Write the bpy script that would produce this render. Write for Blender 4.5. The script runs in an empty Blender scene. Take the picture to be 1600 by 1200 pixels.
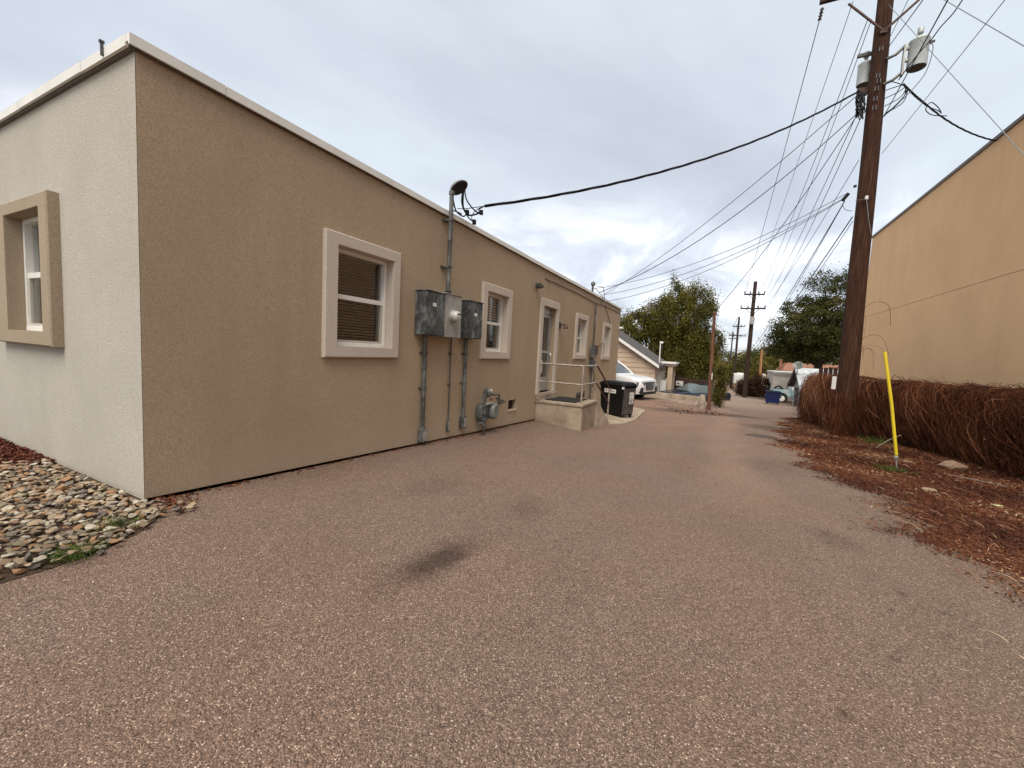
import bpy, bmesh, math, random
import numpy as np
from mathutils import Vector, Matrix, Quaternion
random.seed(7); rng = np.random.default_rng(11)
C = bpy.context.scene.collection
SC = bpy.context.scene
# ------------------------------------------------------------------ camera
F, CX, CY = 638.0, 800.0, 600.0
def _n(v): v = np.array(v, float); return v/np.linalg.norm(v)
_Y = _n([1120-CX, CY-564.5, -F]); _d2 = _n([-484-CX, CY-480, -F])
_X = -_n(_d2-_d2.dot(_Y)*_Y); _Z = np.cross(_X, _Y)
R = np.array([_X, _Y, _Z]); CAMZ = 1.3
cam = bpy.data.cameras.new("camera"); camo = bpy.data.objects.new("camera", cam); C.objects.link(camo)
cam.sensor_width = 36; cam.lens = F/1600*36; cam.clip_start = .05; cam.clip_end = 3000
M4 = Matrix([[*R[0], 0], [*R[1], 0], [*R[2], CAMZ], [0, 0, 0, 1]]); camo.matrix_world = M4
SC.camera = camo
# ------------------------------------------------------------------ light
SUN_EL, SUN_AZ = math.radians(58), math.radians(172)   # azimuth: direction the light comes from, clockwise from +Y
w = bpy.data.worlds.new("World"); SC.world = w; w.use_nodes = True
nt = w.node_tree; N = nt.nodes; L = nt.links; N.clear()
out = N.new('ShaderNodeOutputWorld'); bg = N.new('ShaderNodeBackground'); bg.inputs[1].default_value = .15
L.new(bg.outputs[0], out.inputs[0])
sky = N.new('ShaderNodeTexSky'); sky.sky_type = 'NISHITA'; sky.sun_disc = False
sky.sun_elevation = SUN_EL; sky.sun_rotation = SUN_AZ
tc = N.new('ShaderNodeTexCoord'); sp = N.new('ShaderNodeSeparateXYZ'); L.new(tc.outputs['Generated'], sp.inputs[0])
def mth(op, a, b=None, clamp=False):
    n = N.new('ShaderNodeMath'); n.operation = op; n.use_clamp = clamp
    for i, v in enumerate((a, b)):
        if v is None: continue
        if isinstance(v, (int, float)): n.inputs[i].default_value = v
        else: L.new(v, n.inputs[i])
    return n.outputs[0]
zz = mth('MAXIMUM', sp.outputs[2], 0.0); den = mth('ADD', zz, .22)
cb = N.new('ShaderNodeCombineXYZ'); L.new(mth('DIVIDE', sp.outputs[0], den), cb.inputs[0]); L.new(mth('DIVIDE', sp.outputs[1], den), cb.inputs[1])
def wn(scale, detail, rough, dist, off=0):
    mp = N.new('ShaderNodeMapping'); mp.inputs['Location'].default_value = (off, off*.7, 0); mp.inputs['Scale'].default_value = (1, .7, 1)
    L.new(cb.outputs[0], mp.inputs[0])
    n = N.new('ShaderNodeTexNoise'); n.inputs['Scale'].default_value = scale; n.inputs['Detail'].default_value = detail
    n.inputs['Roughness'].default_value = rough; n.inputs['Distortion'].default_value = dist; L.new(mp.outputs[0], n.inputs['Vector']); return n.outputs['Fac']
def wramp(f, stops):
    r = N.new('ShaderNodeValToRGB'); L.new(f, r.inputs[0]); e = r.color_ramp.elements
    while len(e) < len(stops): e.new(.5)
    for el, (p, c) in zip(e, stops): el.position = p; el.color = (*c, 1)
    return r.outputs[0]
def wmix(f, a, b, mode='MIX'):
    m = N.new('ShaderNodeMix'); m.data_type = 'RGBA'; m.blend_type = mode
    if isinstance(f, (int, float)): m.inputs[0].default_value = f
    else: L.new(f, m.inputs[0])
    L.new(a, m.inputs[6]); L.new(b, m.inputs[7]); return m.outputs[2]
# broad cloud sheet: pale blue grey to lavender grey, broken and bright low down
big = wramp(wn(.75, 6, .52, .6, 3.1), [(.33, (.335, .348, .39)), (.48, (.40, .425, .465)), (.57, (.445, .485, .515)), (.70, (.505, .56, .585))])
lowc = wramp(wn(2.2, 8, .58, .5, 8.4), [(.34, (.36, .38, .43)), (.5, (.50, .52, .56)), (.64, (.78, .79, .81))])
el = N.new('ShaderNodeMapRange'); el.inputs[1].default_value = .17; el.inputs[2].default_value = .42; L.new(sp.outputs[2], el.inputs[0]); el.interpolation_type = 'SMOOTHSTEP'
cl = wmix(el.outputs[0], lowc, big)
sc_ = N.new('ShaderNodeVectorMath'); sc_.operation = 'SCALE'; sc_.inputs[3].default_value = 4.25; L.new(cl, sc_.inputs[0])
L.new(wmix(.93, sky.outputs[0], sc_.outputs[0]), bg.inputs[0])
sun = bpy.data.lights.new("sun", 'SUN'); sun.energy = 1.5; sun.angle = math.radians(44); sun.color = (1, .92, .81)
so = bpy.data.objects.new("sun", sun); C.objects.link(so)
sdir = Vector((math.sin(SUN_AZ)*math.cos(SUN_EL), math.cos(SUN_AZ)*math.cos(SUN_EL), math.sin(SUN_EL)))
so.rotation_euler = sdir.to_track_quat('Z', 'Y').to_euler()
SC.view_settings.view_transform = 'Standard'; SC.view_settings.look = 'None'; SC.view_settings.gamma = 1
SC.view_settings.exposure = 1.42; SC.view_settings.use_curve_mapping = False
# ------------------------------------------------------------------ survey helpers (photo point on a known plane -> place in metres)
def _ray(px, py): return R@np.array([px-CX, CY-py, -F])
_O = np.array([0, 0, CAMZ])
def at_y(px, py, Y): r = _ray(px, py); return Vector(_O+r*(Y/r[1]))
def at_x(px, py, X): r = _ray(px, py); return Vector(_O+r*(X/r[0]))
def S(v, a, b): t = min(1, max(0, (v-a)/(b-a))); return t*t*(3-2*t)
_ys = [-34.7, 1.47, 4.5, 6.46, 8.84, 34.7, 138, 346, 900]; _zs = [.78, 0, -.143, -.234, -.334, -1.43, -5.1, -10.4, -12]
def gz(x, y):
    z = float(np.interp(y, _ys, _zs))
    z -= .1*S(y, 3, 8)*(1-S(y, 14, 20))*min(1.4, max(0, x+3.82))*(1-S(x, -1.5, 1))
    z += .18*S(y, 16.5, 18.5)*(1-S(x, -2.3, -.5))*(1-S(y, 20.8, 24))
    z -= .5*S(y, 26.5, 27.3)*(1-S(y, 31.6, 32.6))*S(x, -3.3, -2.7)*(1-S(x, -.4, .1))
    return z
XW, YC = -3.82, 1.486
# ------------------------------------------------------------------ object helpers
def tag(o, label=None, cat=None, group=None, kind=None):
    for k, v in (('label', label), ('category', cat), ('group', group), ('kind', kind)):
        if v: o[k] = v
    return o
def empty(name, loc=(0, 0, 0), rz=0, label=None, cat=None, group=None):
    o = bpy.data.objects.new(name, None); C.objects.link(o); o.location = loc; o.rotation_euler.z = rz; o.empty_display_size = .1
    return tag(o, label, cat, group)
def link(name, me, m, parent=None, smooth=False, bev=0):
    if m is not None and not me.materials: me.materials.append(m)
    if smooth: me.polygons.foreach_set('use_smooth', [True]*len(me.polygons))
    o = bpy.data.objects.new(name, me); C.objects.link(o)
    if parent is not None: o.parent = parent
    if bev:
        b = o.modifiers.new('bevel', 'BEVEL'); b.width = bev; b.segments = 2; b.limit_method = 'ANGLE'; b.angle_limit = math.radians(40)
    return o
class MB:
    def __init__(s, T=None): s.v = []; s.f = []; s.T = T
    def V(s, p):
        s.v.append(tuple(s.T(*p)) if s.T else tuple(p)); return len(s.v)-1
    def poly(s, pts): s.f.append([s.V(p) for p in pts])
    def box(s, a, b):
        x0, y0, z0 = [min(i, j) for i, j in zip(a, b)]; x1, y1, z1 = [max(i, j) for i, j in zip(a, b)]
        i = [s.V(p) for p in ((x0, y0, z0), (x1, y0, z0), (x1, y1, z0), (x0, y1, z0), (x0, y0, z1), (x1, y0, z1), (x1, y1, z1), (x0, y1, z1))]
        for q in ((0, 3, 2, 1), (4, 5, 6, 7), (0, 1, 5, 4), (1, 2, 6, 5), (2, 3, 7, 6), (3, 0, 4, 7)): s.f.append([i[k] for k in q])
        return s
    def cbox(s, c, d, rot=None):
        i = []
        for sx, sy, sz in ((-1, -1, -1), (1, -1, -1), (1, 1, -1), (-1, 1, -1), (-1, -1, 1), (1, -1, 1), (1, 1, 1), (-1, 1, 1)):
            p = Vector((sx*d[0]/2, sy*d[1]/2, sz*d[2]/2))
            if rot is not None: p = rot@p
            i.append(s.V(Vector(c)+p))
        for q in ((0, 3, 2, 1), (4, 5, 6, 7), (0, 1, 5, 4), (1, 2, 6, 5), (2, 3, 7, 6), (3, 0, 4, 7)): s.f.append([i[k] for k in q])
        return s
    def prism(s, base, top):
        n = len(base); a = [s.V(p) for p in base]; b = [s.V(p) for p in top]
        s.f.append(a[::-1]); s.f.append(b)
        for k in range(n): s.f.append([a[k], a[(k+1) % n], b[(k+1) % n], b[k]])
        return s
    def tube(s, pts, r, n=8, cap=True):
        pts = [Vector(s.T(*p)) if s.T else Vector(p) for p in pts]; T, s.T = s.T, None
        rs = r if isinstance(r, (list, tuple)) else [r]*len(pts); rings = []; up = None
        for k, p in enumerate(pts):
            d = (pts[min(k+1, len(pts)-1)]-pts[max(k-1, 0)]).normalized()
            if up is None: up = Vector((0, 0, 1)) if abs(d.z) < .9 else Vector((1, 0, 0))
            a = (up-d*up.dot(d))
            if a.length < 1e-5: a = d.orthogonal()
            a.normalize(); up = a; b = d.cross(a)
            rings.append([s.V(p+(a*math.cos(t)+b*math.sin(t))*rs[k]) for t in [2*math.pi*j/n for j in range(n)]])
        for A, B in zip(rings, rings[1:]):
            for j in range(n): s.f.append([A[j], A[(j+1) % n], B[(j+1) % n], B[j]])
        if cap: s.f.append(rings[0][::-1]); s.f.append(rings[-1])
        s.T = T; return s
    def lathe(s, c, prof, axis=(0, 0, 1), n=16):
        q = Vector((0, 0, 1)).rotation_difference(Vector(axis)); rings = []
        for r, h in prof: rings.append([s.V(Vector(c)+q@Vector((max(r, 1e-4)*math.cos(t), max(r, 1e-4)*math.sin(t), h))) for t in [2*math.pi*j/n for j in range(n)]])
        for A, B in zip(rings, rings[1:]):
            for j in range(n): s.f.append([A[j], A[(j+1) % n], B[(j+1) % n], B[j]])
        s.f.append(rings[0][::-1]); s.f.append(rings[-1]); return s
    def build(s, name, m, parent=None, smooth=False, bev=0, kind=None):
        me = bpy.data.meshes.new(name); me.from_pydata(s.v, [], s.f); me.update()
        bm = bmesh.new(); bm.from_mesh(me); bmesh.ops.recalc_face_normals(bm, faces=bm.faces); bm.to_mesh(me); bm.free()
        o = link(name, me, m, parent, smooth, bev)
        if smooth: me.set_sharp_from_angle(angle=math.radians(50))
        if kind: o['kind'] = kind
        return o
# ------------------------------------------------------------------ materials
class Mat:
    def __init__(s, name, rough=.8, metal=0, spec=.5):
        s.m = bpy.data.materials.new(name); s.m.use_nodes = True; s.nt = s.m.node_tree; s.N = s.nt.nodes; s.L = s.nt.links
        s.b = s.N['Principled BSDF']; s.b.inputs['Roughness'].default_value = rough; s.b.inputs['Metallic'].default_value = metal
        s.b.inputs['Specular IOR Level'].default_value = spec
        s.tc = s.N.new('ShaderNodeTexCoord').outputs['Object']
    def map(s, scale=(1, 1, 1), loc=(0, 0, 0)):
        n = s.N.new('ShaderNodeMapping'); n.inputs['Scale'].default_value = scale; n.inputs['Location'].default_value = loc; s.L.new(s.tc, n.inputs[0]); return n.outputs[0]
    def noise(s, scale, detail=4, rough=.55, vec=None, dist=0, col=False):
        n = s.N.new('ShaderNodeTexNoise'); n.inputs['Scale'].default_value = scale; n.inputs['Detail'].default_value = detail
        n.inputs['Roughness'].default_value = rough; n.inputs['Distortion'].default_value = dist; s.L.new(vec if vec else s.tc, n.inputs['Vector'])
        return n.outputs['Color' if col else 'Fac']
    def voro(s, scale, feat='F1', outp='Distance', vec=None, rnd=1):
        n = s.N.new('ShaderNodeTexVoronoi'); n.feature = feat; n.inputs['Scale'].default_value = scale; n.inputs['Randomness'].default_value = rnd
        s.L.new(vec if vec else s.tc, n.inputs['Vector']); return n.outputs[outp]
    def ramp(s, f, stops, interp='LINEAR'):
        r = s.N.new('ShaderNodeValToRGB'); s.L.new(f, r.inputs[0]); e = r.color_ramp.elements; r.color_ramp.interpolation = interp
        while len(e) < len(stops): e.new(.5)
        for el, (p, c) in zip(e, stops):
            el.position = p; c = (c, c, c) if isinstance(c, (int, float)) else c; el.color = (*c, 1)
        return r.outputs[0]
    def rng(s, f, a, b, c=0, d=1):
        n = s.N.new('ShaderNodeMapRange'); s.L.new(f, n.inputs[0]); n.interpolation_type = 'SMOOTHSTEP'
        for i, v in zip((1, 2, 3, 4), (a, b, c, d)): n.inputs[i].default_value = v
        return n.outputs[0]
    def math(s, op, a, b=None):
        n = s.N.new('ShaderNodeMath'); n.operation = op
        for i, v in enumerate((a, b)):
            if v is None: continue
            if isinstance(v, (int, float)): n.inputs[i].default_value = v
            else: s.L.new(v, n.inputs[i])
        return n.outputs[0]
    def mix(s, f, a, b, mode='MIX'):
        m = s.N.new('ShaderNodeMix'); m.data_type = 'RGBA'; m.blend_type = mode
        for i, v in ((0, f), (6, a), (7, b)):
            if isinstance(v, (int, float)): m.inputs[i].default_value = v
            elif isinstance(v, tuple): m.inputs[i].default_value = (*v, 1)
            else: s.L.new(v, m.inputs[i])
        return m.outputs[2]
    def xyz(s):
        n = s.N.new('ShaderNodeSeparateXYZ'); s.L.new(s.tc, n.inputs[0]); return n.outputs
    def color(s, c):
        if isinstance(c, tuple): s.b.inputs['Base Color'].default_value = (*c, 1)
        else: s.L.new(c, s.b.inputs['Base Color'])
        return s
    def bump(s, h, dist=.005, st=1):
        n = s.N.new('ShaderNodeBump'); n.inputs['Distance'].default_value = dist; n.inputs['Strength'].default_value = st; s.L.new(h, n.inputs['Height']); s.L.new(n.outputs[0], s.b.inputs['Normal']); return s
    def attr(s, name):
        n = s.N.new('ShaderNodeAttribute'); n.attribute_name = name; return n.outputs['Fac']
def simple(name, c, rough=.6, metal=0, var=.12, scale=6, bump=0, bs=60, spec=.5):
    m = Mat(name, rough, metal, spec); n = m.noise(scale, 5, .6)
    a = tuple(max(0, x*(1-var*2)) for x in c); b = tuple(min(1, x*(1+var)) for x in c)
    m.color(m.ramp(n, [(.3, a), (.7, b)]))
    if bump: m.bump(m.noise(bs, 3), bump)
    return m.m
def stucco(name, a, b, streak=.0, base=None):
    m = Mat(name, .93, 0, .2); fine = m.noise(130, 3, .75); mid = m.noise(95, 3, .6); big = m.noise(.7, 5, .6); str_ = m.noise(1.0, 5, .6, m.map((2.2, 2.2, .22)))
    c = m.ramp(fine, [(.34, tuple(x*.62 for x in a)), (.48, a), (.64, b)])
    c = m.mix(m.rng(big, .38, .65, 0, .34), c, tuple(x*.8 for x in a))
    c = m.mix(m.rng(str_, .5, .72, 0, .15), c, tuple(x*.62 for x in a))
    if base is not None:   # dust and splash staining near the ground
        c = m.mix(m.rng(m.math('ADD', m.xyz()[2], m.math('MULTIPLY', m.noise(3, 4), .5)), .1, .75, .38, 0), c, base)
    m.color(c)
    h = m.math('ADD', m.voro(210), m.math('MULTIPLY', mid, .8)); m.bump(h, .003, .7); return m.m
MS = {}
MS['tan'] = stucco('tan_stucco', (.405, .307, .203), (.525, .408, .285), base=(.47, .38, .275))
MS['white_st'] = stucco('off_white_stucco', (.45, .415, .35), (.62, .58, .50), base=(.40, .345, .26))
MS['trim'] = stucco('pink_beige_trim_stucco', (.56, .485, .405), (.72, .63, .535))
MS['tantrim'] = stucco('tan_trim_stucco', (.36, .285, .20), (.455, .37, .27))
MS['orange'] = stucco('orange_tan_stucco', (.80, .515, .275), (.90, .62, .365))
MS['coping'] = simple('painted_metal_coping', (.76, .74, .67), .45, .0, .06, 3)
MS['soffit'] = simple('dark_drip_edge', (.13, .11, .09), .6)
MS['vinyl'] = simple('white_vinyl', (.78, .76, .70), .35, 0, .04)
MS['brownvinyl'] = simple('almond_vinyl', (.50, .46, .40), .4, 0, .05)
MS['dark'] = simple('interior_dark', (.02, .018, .016), .9)
MS['blind'] = simple('brown_blind', (.24, .17, .12), .5, 0, .05)
MS['blind2'] = simple('beige_blind', (.46, .35, .26), .5, 0, .05)
MS['alum'] = simple('satin_aluminium', (.50, .50, .48), .38, .7, .06)
MS['concrete'] = None
def glass():
    m = Mat('window_glass', .03); N_, L_ = m.N, m.L
    tr = N_.new('ShaderNodeBsdfTransparent'); tr.inputs[0].default_value = (.95, .96, .95, 1); gl = N_.new('ShaderNodeBsdfGlossy'); gl.inputs['Roughness'].default_value = .02
    fr = N_.new('ShaderNodeLayerWeight'); fr.inputs[0].default_value = .5; mx = N_.new('ShaderNodeMixShader')
    L_.new(m.math('ADD', m.math('MULTIPLY', m.math('POWER', fr.outputs['Facing'], 4.5), .9), .035), mx.inputs[0]); L_.new(tr.outputs[0], mx.inputs[1]); L_.new(gl.outputs[0], mx.inputs[2]); L_.new(mx.outputs[0], N_['Material Output'].inputs[0])
    return m.m
MS['glass'] = glass()
def tinted(name, c, rough=.05):
    m = Mat(name, rough, 0, .8); m.color(c); return m.m
MS['carglass'] = tinted('car_glass', (.03, .045, .045)); MS['carglass2'] = tinted('hazy_windscreen', (.09, .115, .11), .15)
def concrete():
    m = Mat('weathered_concrete', .9, 0, .25); n = m.noise(2.5, 7, .65); s_ = m.noise(2, 5, .6, m.map((3, 3, .6)))
    c = m.ramp(n, [(.3, (.22, .165, .115)), (.55, (.36, .285, .21)), (.75, (.47, .40, .31))])
    c = m.mix(m.rng(s_, .5, .72, 0, .55), c, (.15, .115, .085)); c = m.mix(m.rng(m.noise(90, 3), .45, .8, 0, .35), c, (.5, .45, .38)); m.color(c)
    m.bump(m.noise(35, 6, .7), .006, .7); return m.m
MS['concrete'] = concrete()
def asphalt():
    m = Mat('red_brown_asphalt', .88, 0, .35); x, y, z = m.xyz()
    cell = m.N.new('ShaderNodeTexVoronoi'); cell.inputs['Scale'].default_value = 205; m.L.new(m.tc, cell.inputs['Vector'])
    sep = m.N.new('ShaderNodeSeparateColor'); m.L.new(cell.outputs['Color'], sep.inputs[0])
    c = m.ramp(sep.outputs[0], [(0, (.070, .048, .036)), (.28, (.155, .105, .077)), (.62, (.238, .161, .117)), (.88, (.33, .23, .17)), (.965, (.45, .325, .245)), (1, (.80, .64, .52))])
    c = m.mix(m.rng(m.noise(230, 3, .7), .38, .62, .55, 0), c, (.055, .036, .030))
    # bigger pale chips
    v2 = m.N.new('ShaderNodeTexVoronoi'); v2.inputs['Scale'].default_value = 38; m.L.new(m.tc, v2.inputs['Vector'])
    s2 = m.N.new('ShaderNodeSeparateColor'); m.L.new(v2.outputs['Color'], s2.inputs[0])
    chip = m.math('MULTIPLY', m.math('GREATER_THAN', s2.outputs[1], .955), m.math('LESS_THAN', v2.outputs['Distance'], .13))
    c = m.mix(m.math('MULTIPLY', chip, .8), c, (.60, .50, .43))
    big = m.noise(.55, 5, .6); c = m.mix(m.rng(big, .35, .65, 0, .8), c, (1.08, .99, .94), 'MULTIPLY')
    c = m.mix(m.rng(m.noise(1.7, 5, .65, m.map((1, .45, 1), (4, 2, 0))), .42, .68, 0, .7), c, (.88, .88, .87), 'MULTIPLY')
    # greyer band under the wheels on the right, redder towards the building's far end
    c = m.mix(m.rng(x, .2, 1.6, 0, .8), c, (1.0, 1.03, 1.02), 'MULTIPLY')
    far = m.math('MULTIPLY', m.rng(y, 9, 13), m.rng(x, -1, .8, 1, 0)); c = m.mix(m.math('MULTIPLY', far, m.rng(m.noise(1.2, 5), .35, .6, .1, .5)), c, (.28, .155, .11))
    c = m.mix(m.rng(y, 20, 27, 0, .6), c, (.30, .215, .165))
    # paler worn crown and wheel tracks
    track = m.math('MULTIPLY', m.rng(m.math('ABSOLUTE', m.math('ADD', x, m.math('ADD', .1, m.math('MULTIPLY', m.noise(.5, 2), -.9)))), .1, .55, 1, 0), m.rng(y, 3, 7)); c = m.mix(m.math('MULTIPLY', track, .8), c, (1.28, 1.26, 1.24), 'MULTIPLY')
    # oil stains
    def stain(cx, cy, rx, ry, ang, amt, col=(.060, .040, .030)):
        mp = m.N.new('ShaderNodeMapping'); mp.vector_type = 'TEXTURE'; mp.inputs['Location'].default_value = (cx, cy, 0); mp.inputs['Rotation'].default_value = (0, 0, ang); mp.inputs['Scale'].default_value = (rx, ry, 1)
        nn = m.N.new('ShaderNodeVectorMath'); nn.operation = 'ADD'; L_ = m.L
        cbn = m.N.new('ShaderNodeCombineXYZ'); L_.new(x, cbn.inputs[0]); L_.new(y, cbn.inputs[1]); L_.new(cbn.outputs[0], nn.inputs[0])
        sc = m.N.new('ShaderNodeVectorMath'); sc.operation = 'SCALE'; sc.inputs[3].default_value = min(rx, ry)*1.6
        s3 = m.N.new('ShaderNodeVectorMath'); s3.operation = 'SUBTRACT'; L_.new(m.noise(7, 4, .7, col=True), s3.inputs[0]); s3.inputs[1].default_value = (.5, .5, .5); L_.new(s3.outputs[0], sc.inputs[0]); L_.new(sc.outputs[0], nn.inputs[1]); L_.new(nn.outputs[0], mp.inputs[0])
        sp_ = m.N.new('ShaderNodeSeparateXYZ'); L_.new(mp.outputs[0], sp_.inputs[0])
        d = m.math('SQRT', m.math('ADD', m.math('POWER', m.math('ABSOLUTE', sp_.outputs[0]), 2), m.math('POWER', m.math('ABSOLUTE', sp_.outputs[1]), 2)))
        return m.rng(d, .35, 1.25, amt, 0), col
    for a in ((-1.44, 2.02, .12, .30, -.12, .8), (-1.46, 2.0, .2, .6, -.12, .35), (1.15, 3.3, .035, .05, 0, .6), (1.02, 3.0, .03, .03, 0, .5), (1.3, 3.15, .04, .04, 0, .55), (.86, 2.45, .03, .04, 0, .6), (.55, 1.9, .025, .03, 0, .65), (1.75, 2.9, .05, .06, 0, .4), (1.2, 4.6, .03, .05, 0, .55), (.95, 4.3, .03, .05, 0, .5), (1.6, 5.3, .04, .05, 0, .5), (-1.38, 3.25, .2, .3, .3, .3), (1.0, 4.2, .2, .3, .2, .34), (.85, 7.4, .5, .8, 0, .25), (1.5, 13.8, .7, 1.0, 0, .7, (.04, .033, .028)), (.2, 17.2, 1.9, .7, .1, .85, (.06, .04, .032)), (-1.8, 17.0, 1.2, .4, .2, .5), (-2.4, 3.2, .3, .5, 0, .25)):
        f, col = stain(*a); c = m.mix(f, c, (.34, .31, .30), 'MULTIPLY')
    m.color(c); h = m.math('ADD', m.math('MULTIPLY', cell.outputs['Distance'], -1), m.noise(60, 4, .7)); m.bump(h, .006, .75); return m.m
MS['asphalt'] = asphalt()
def soil(name, a, b, c3, sc=3):
    m = Mat(name, .95, 0, .2); c = m.ramp(m.noise(sc, 8, .7), [(.3, a), (.5, b), (.7, c3)]); m.color(m.mix(m.rng(m.noise(60, 4, .7), .4, .7, 0, .5), c, tuple(x*.5 for x in a))); m.bump(m.noise(40, 5, .7), .02, .8); return m.m
MS['soil'] = soil('dark_soil', (.05, .035, .026), (.085, .05, .034), (.12, .075, .05))
MS['ground'] = soil('dry_ground', (.12, .085, .06), (.2, .14, .10), (.26, .19, .14), .6)
MS['dirt'] = soil('pale_dirt', (.22, .155, .12), (.30, .22, .175), (.38, .29, .24), .8)
MS['verge'] = soil('red_leaf_soil', (.045, .018, .010), (.12, .042, .022), (.19, .075, .04), 9)
MS['mulch'] = soil('red_bark_mulch', (.06, .018, .012), (.13, .04, .026), (.2, .07, .045), 30)
def stone(name, c):
    m = Mat(name, .8, 0, .35); oi = m.N.new('ShaderNodeObjectInfo').outputs['Random']
    n = m.noise(35, 5, .6); a = m.ramp(n, [(.3, tuple(x*.6 for x in c)), (.55, c), (.75, tuple(min(1, x*1.25) for x in c))]); m.color(m.mix(m.math('MULTIPLY', oi, .4), a, tuple(x*.55 for x in c))); m.bump(m.noise(90, 4), .003); return m.m
STONES = [stone('stone_%s' % n, c) for n, c in (('grey', (.27, .22, .165)), ('pale', (.52, .46, .36)), ('rust', (.36, .20, .10)), ('tan', (.45, .34, .22)), ('slate', (.17, .14, .115)), ('brown', (.29, .185, .12)), ('olive', (.27, .225, .14)), ('grey_tan', (.38, .28, .18)))]
def galv(name, a, b, c3, rough=.55, metal=.35):
    m = Mat(name, rough, metal); s_ = m.noise(5, 7, .72, m.map((1.3, 1.3, .7)), .6); n = m.noise(26, 5, .7)
    c = m.ramp(s_, [(.36, a), (.5, b), (.64, c3)]); m.color(m.mix(m.rng(n, .5, .68, 0, .55), c, c3)); m.bump(m.noise(50, 4), .001); return m.m
MS['galv'] = galv('weathered_dark_galvanised', (.028, .030, .031), (.075, .082, .082), (.24, .26, .25))
MS['galv_l'] = galv('light_galvanised', (.27, .27, .25), (.37, .365, .335), (.48, .475, .44))
MS['galv_m'] = galv('pipe_galvanised', (.045, .046, .044), (.10, .10, .094), (.21, .21, .20))
MS['wire'] = simple('black_cable', (.008, .008, .009), .6, spec=.2); MS['wiregrey'] = simple('grey_wire', (.13, .13, .14), .5, .4); MS['guy'] = simple('bright_guy_wire', (.20, .205, .21), .4, .5)
MS['black'] = simple('black_plastic', (.005, .005, .006), .5, 0, .2, 8, spec=.25); MS['greypl'] = simple('grey_brown_plastic', (.085, .075, .072), .5, 0, .25, 7)
MS['rubber'] = simple('rubber', (.012, .012, .012), .85); MS['white'] = simple('white_paint', (.74, .73, .70), .5, 0, .06)
MS['label'] = simple('paper_label', (.72, .70, .66), .6, 0, .08, 40); MS['ink'] = simple('ink', (.03, .03, .03), .7)
MS['suv'] = simple('white_car_paint', (.76, .77, .78), .18, 0, .02, 2, spec=.6); MS['darktrim'] = simple('dark_trim', (.02, .02, .022), .35)
MS['lens'] = simple('lamp_lens', (.35, .36, .38), .1, .4); MS['chrome'] = simple('chrome', (.6, .6, .62), .15, .95, .02)
MS['blue'] = simple('blue_dumpster_paint', (.004, .014, .085), .45, 0, .25, 4); MS['navy'] = simple('navy_car_paint', (.012, .018, .032), .2, 0, .05, spec=.7)
def teal():
    m = Mat('faded_teal_paint', .5); m.color(m.ramp(m.noise(2.2, 6, .7), [(.38, (.10, .27, .30)), (.5, (.25, .37, .38)), (.57, (.42, .46, .46)), (.66, (.30, .22, .17))])); return m.m
MS['teal'] = teal()
MS['paleblue'] = simple('pale_blue_siding', (.50, .58, .59), .8, 0, .1, 3); MS['shingle'] = simple('dark_shingles', (.085, .08, .075), .95, 0, .25, 9, .01); MS['rustroof'] = simple('rust_roof', (.27, .12, .07), .9, 0, .2, 4)
MS['cream'] = simple('cream_siding', (.80, .73, .61), .75, 0, .06, 2); MS['siding'] = simple('tan_siding', (.46, .35, .255), .75, 0, .08, 2, 0)
MS['fence'] = simple('dark_brown_fence', (.045, .018, .014), .85, 0, .3, 3); MS['fencetan'] = simple('tan_fence', (.30, .17, .09), .85, 0, .25, 3)
MS['yellow'] = simple('yellow_plastic', (.80, .62, .03), .45, 0, .04); MS['mat'] = simple('black_rubber_mat', (.012, .011, .011), .95, 0, .3, 50, .006, 90)
MS['porcelain'] = simple('porcelain', (.10, .08, .08), .3); MS['whitepor'] = simple('grey_porcelain', (.42, .42, .42), .3)
MS['trans'] = galv('transformer_paint', (.42, .46, .44), (.50, .54, .51), (.58, .62, .58), .5, .1)
MS['tancan'] = simple('gas_meter_grey', (.12, .125, .12), .55, .2, .2, 12); MS['rail'] = simple('worn_painted_rail', (.42, .36, .31), .5, .3, .25, 12); MS['railrust'] = simple('rusty_rail', (.10, .05, .04), .7, .2, .3, 12)
def wood(name, a, b, c3, vs=.5):
    m = Mat(name, .9, 0, .2); g = m.noise(14, 6, .65, m.map((3.5, 3.5, .12)), .3); sp_ = m.noise(70, 3, .6, m.map((1, 1, .1)))
    c = m.ramp(g, [(.33, a), (.5, b), (.66, c3)]); c = m.mix(m.rng(m.noise(1.2, 4, .6, m.map((1, 1, .4))), .35, .7, 0, .5), c, a); c = m.mix(m.rng(sp_, .58, .7, 0, .55), c, tuple(x*.25 for x in a)); m.color(c); m.bump(m.math('ADD', g, sp_), .012, .9); return m.m
MS['pole'] = wood('creosote_pole_wood', (.022, .010, .006), (.058, .025, .014), (.115, .056, .033))
MS['pole2'] = wood('dark_pole_wood', (.03, .018, .013), (.06, .036, .026), (.1, .065, .048)); MS['pole3'] = wood('reddish_pole_wood', (.08, .035, .022), (.19, .085, .05), (.30, .17, .11))
MS['pole4'] = wood('orange_pole_wood', (.25, .12, .05), (.42, .21, .09), (.5, .28, .13)); MS['bark'] = wood('bark', (.03, .022, .016), (.06, .045, .034), (.09, .07, .05))
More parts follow.
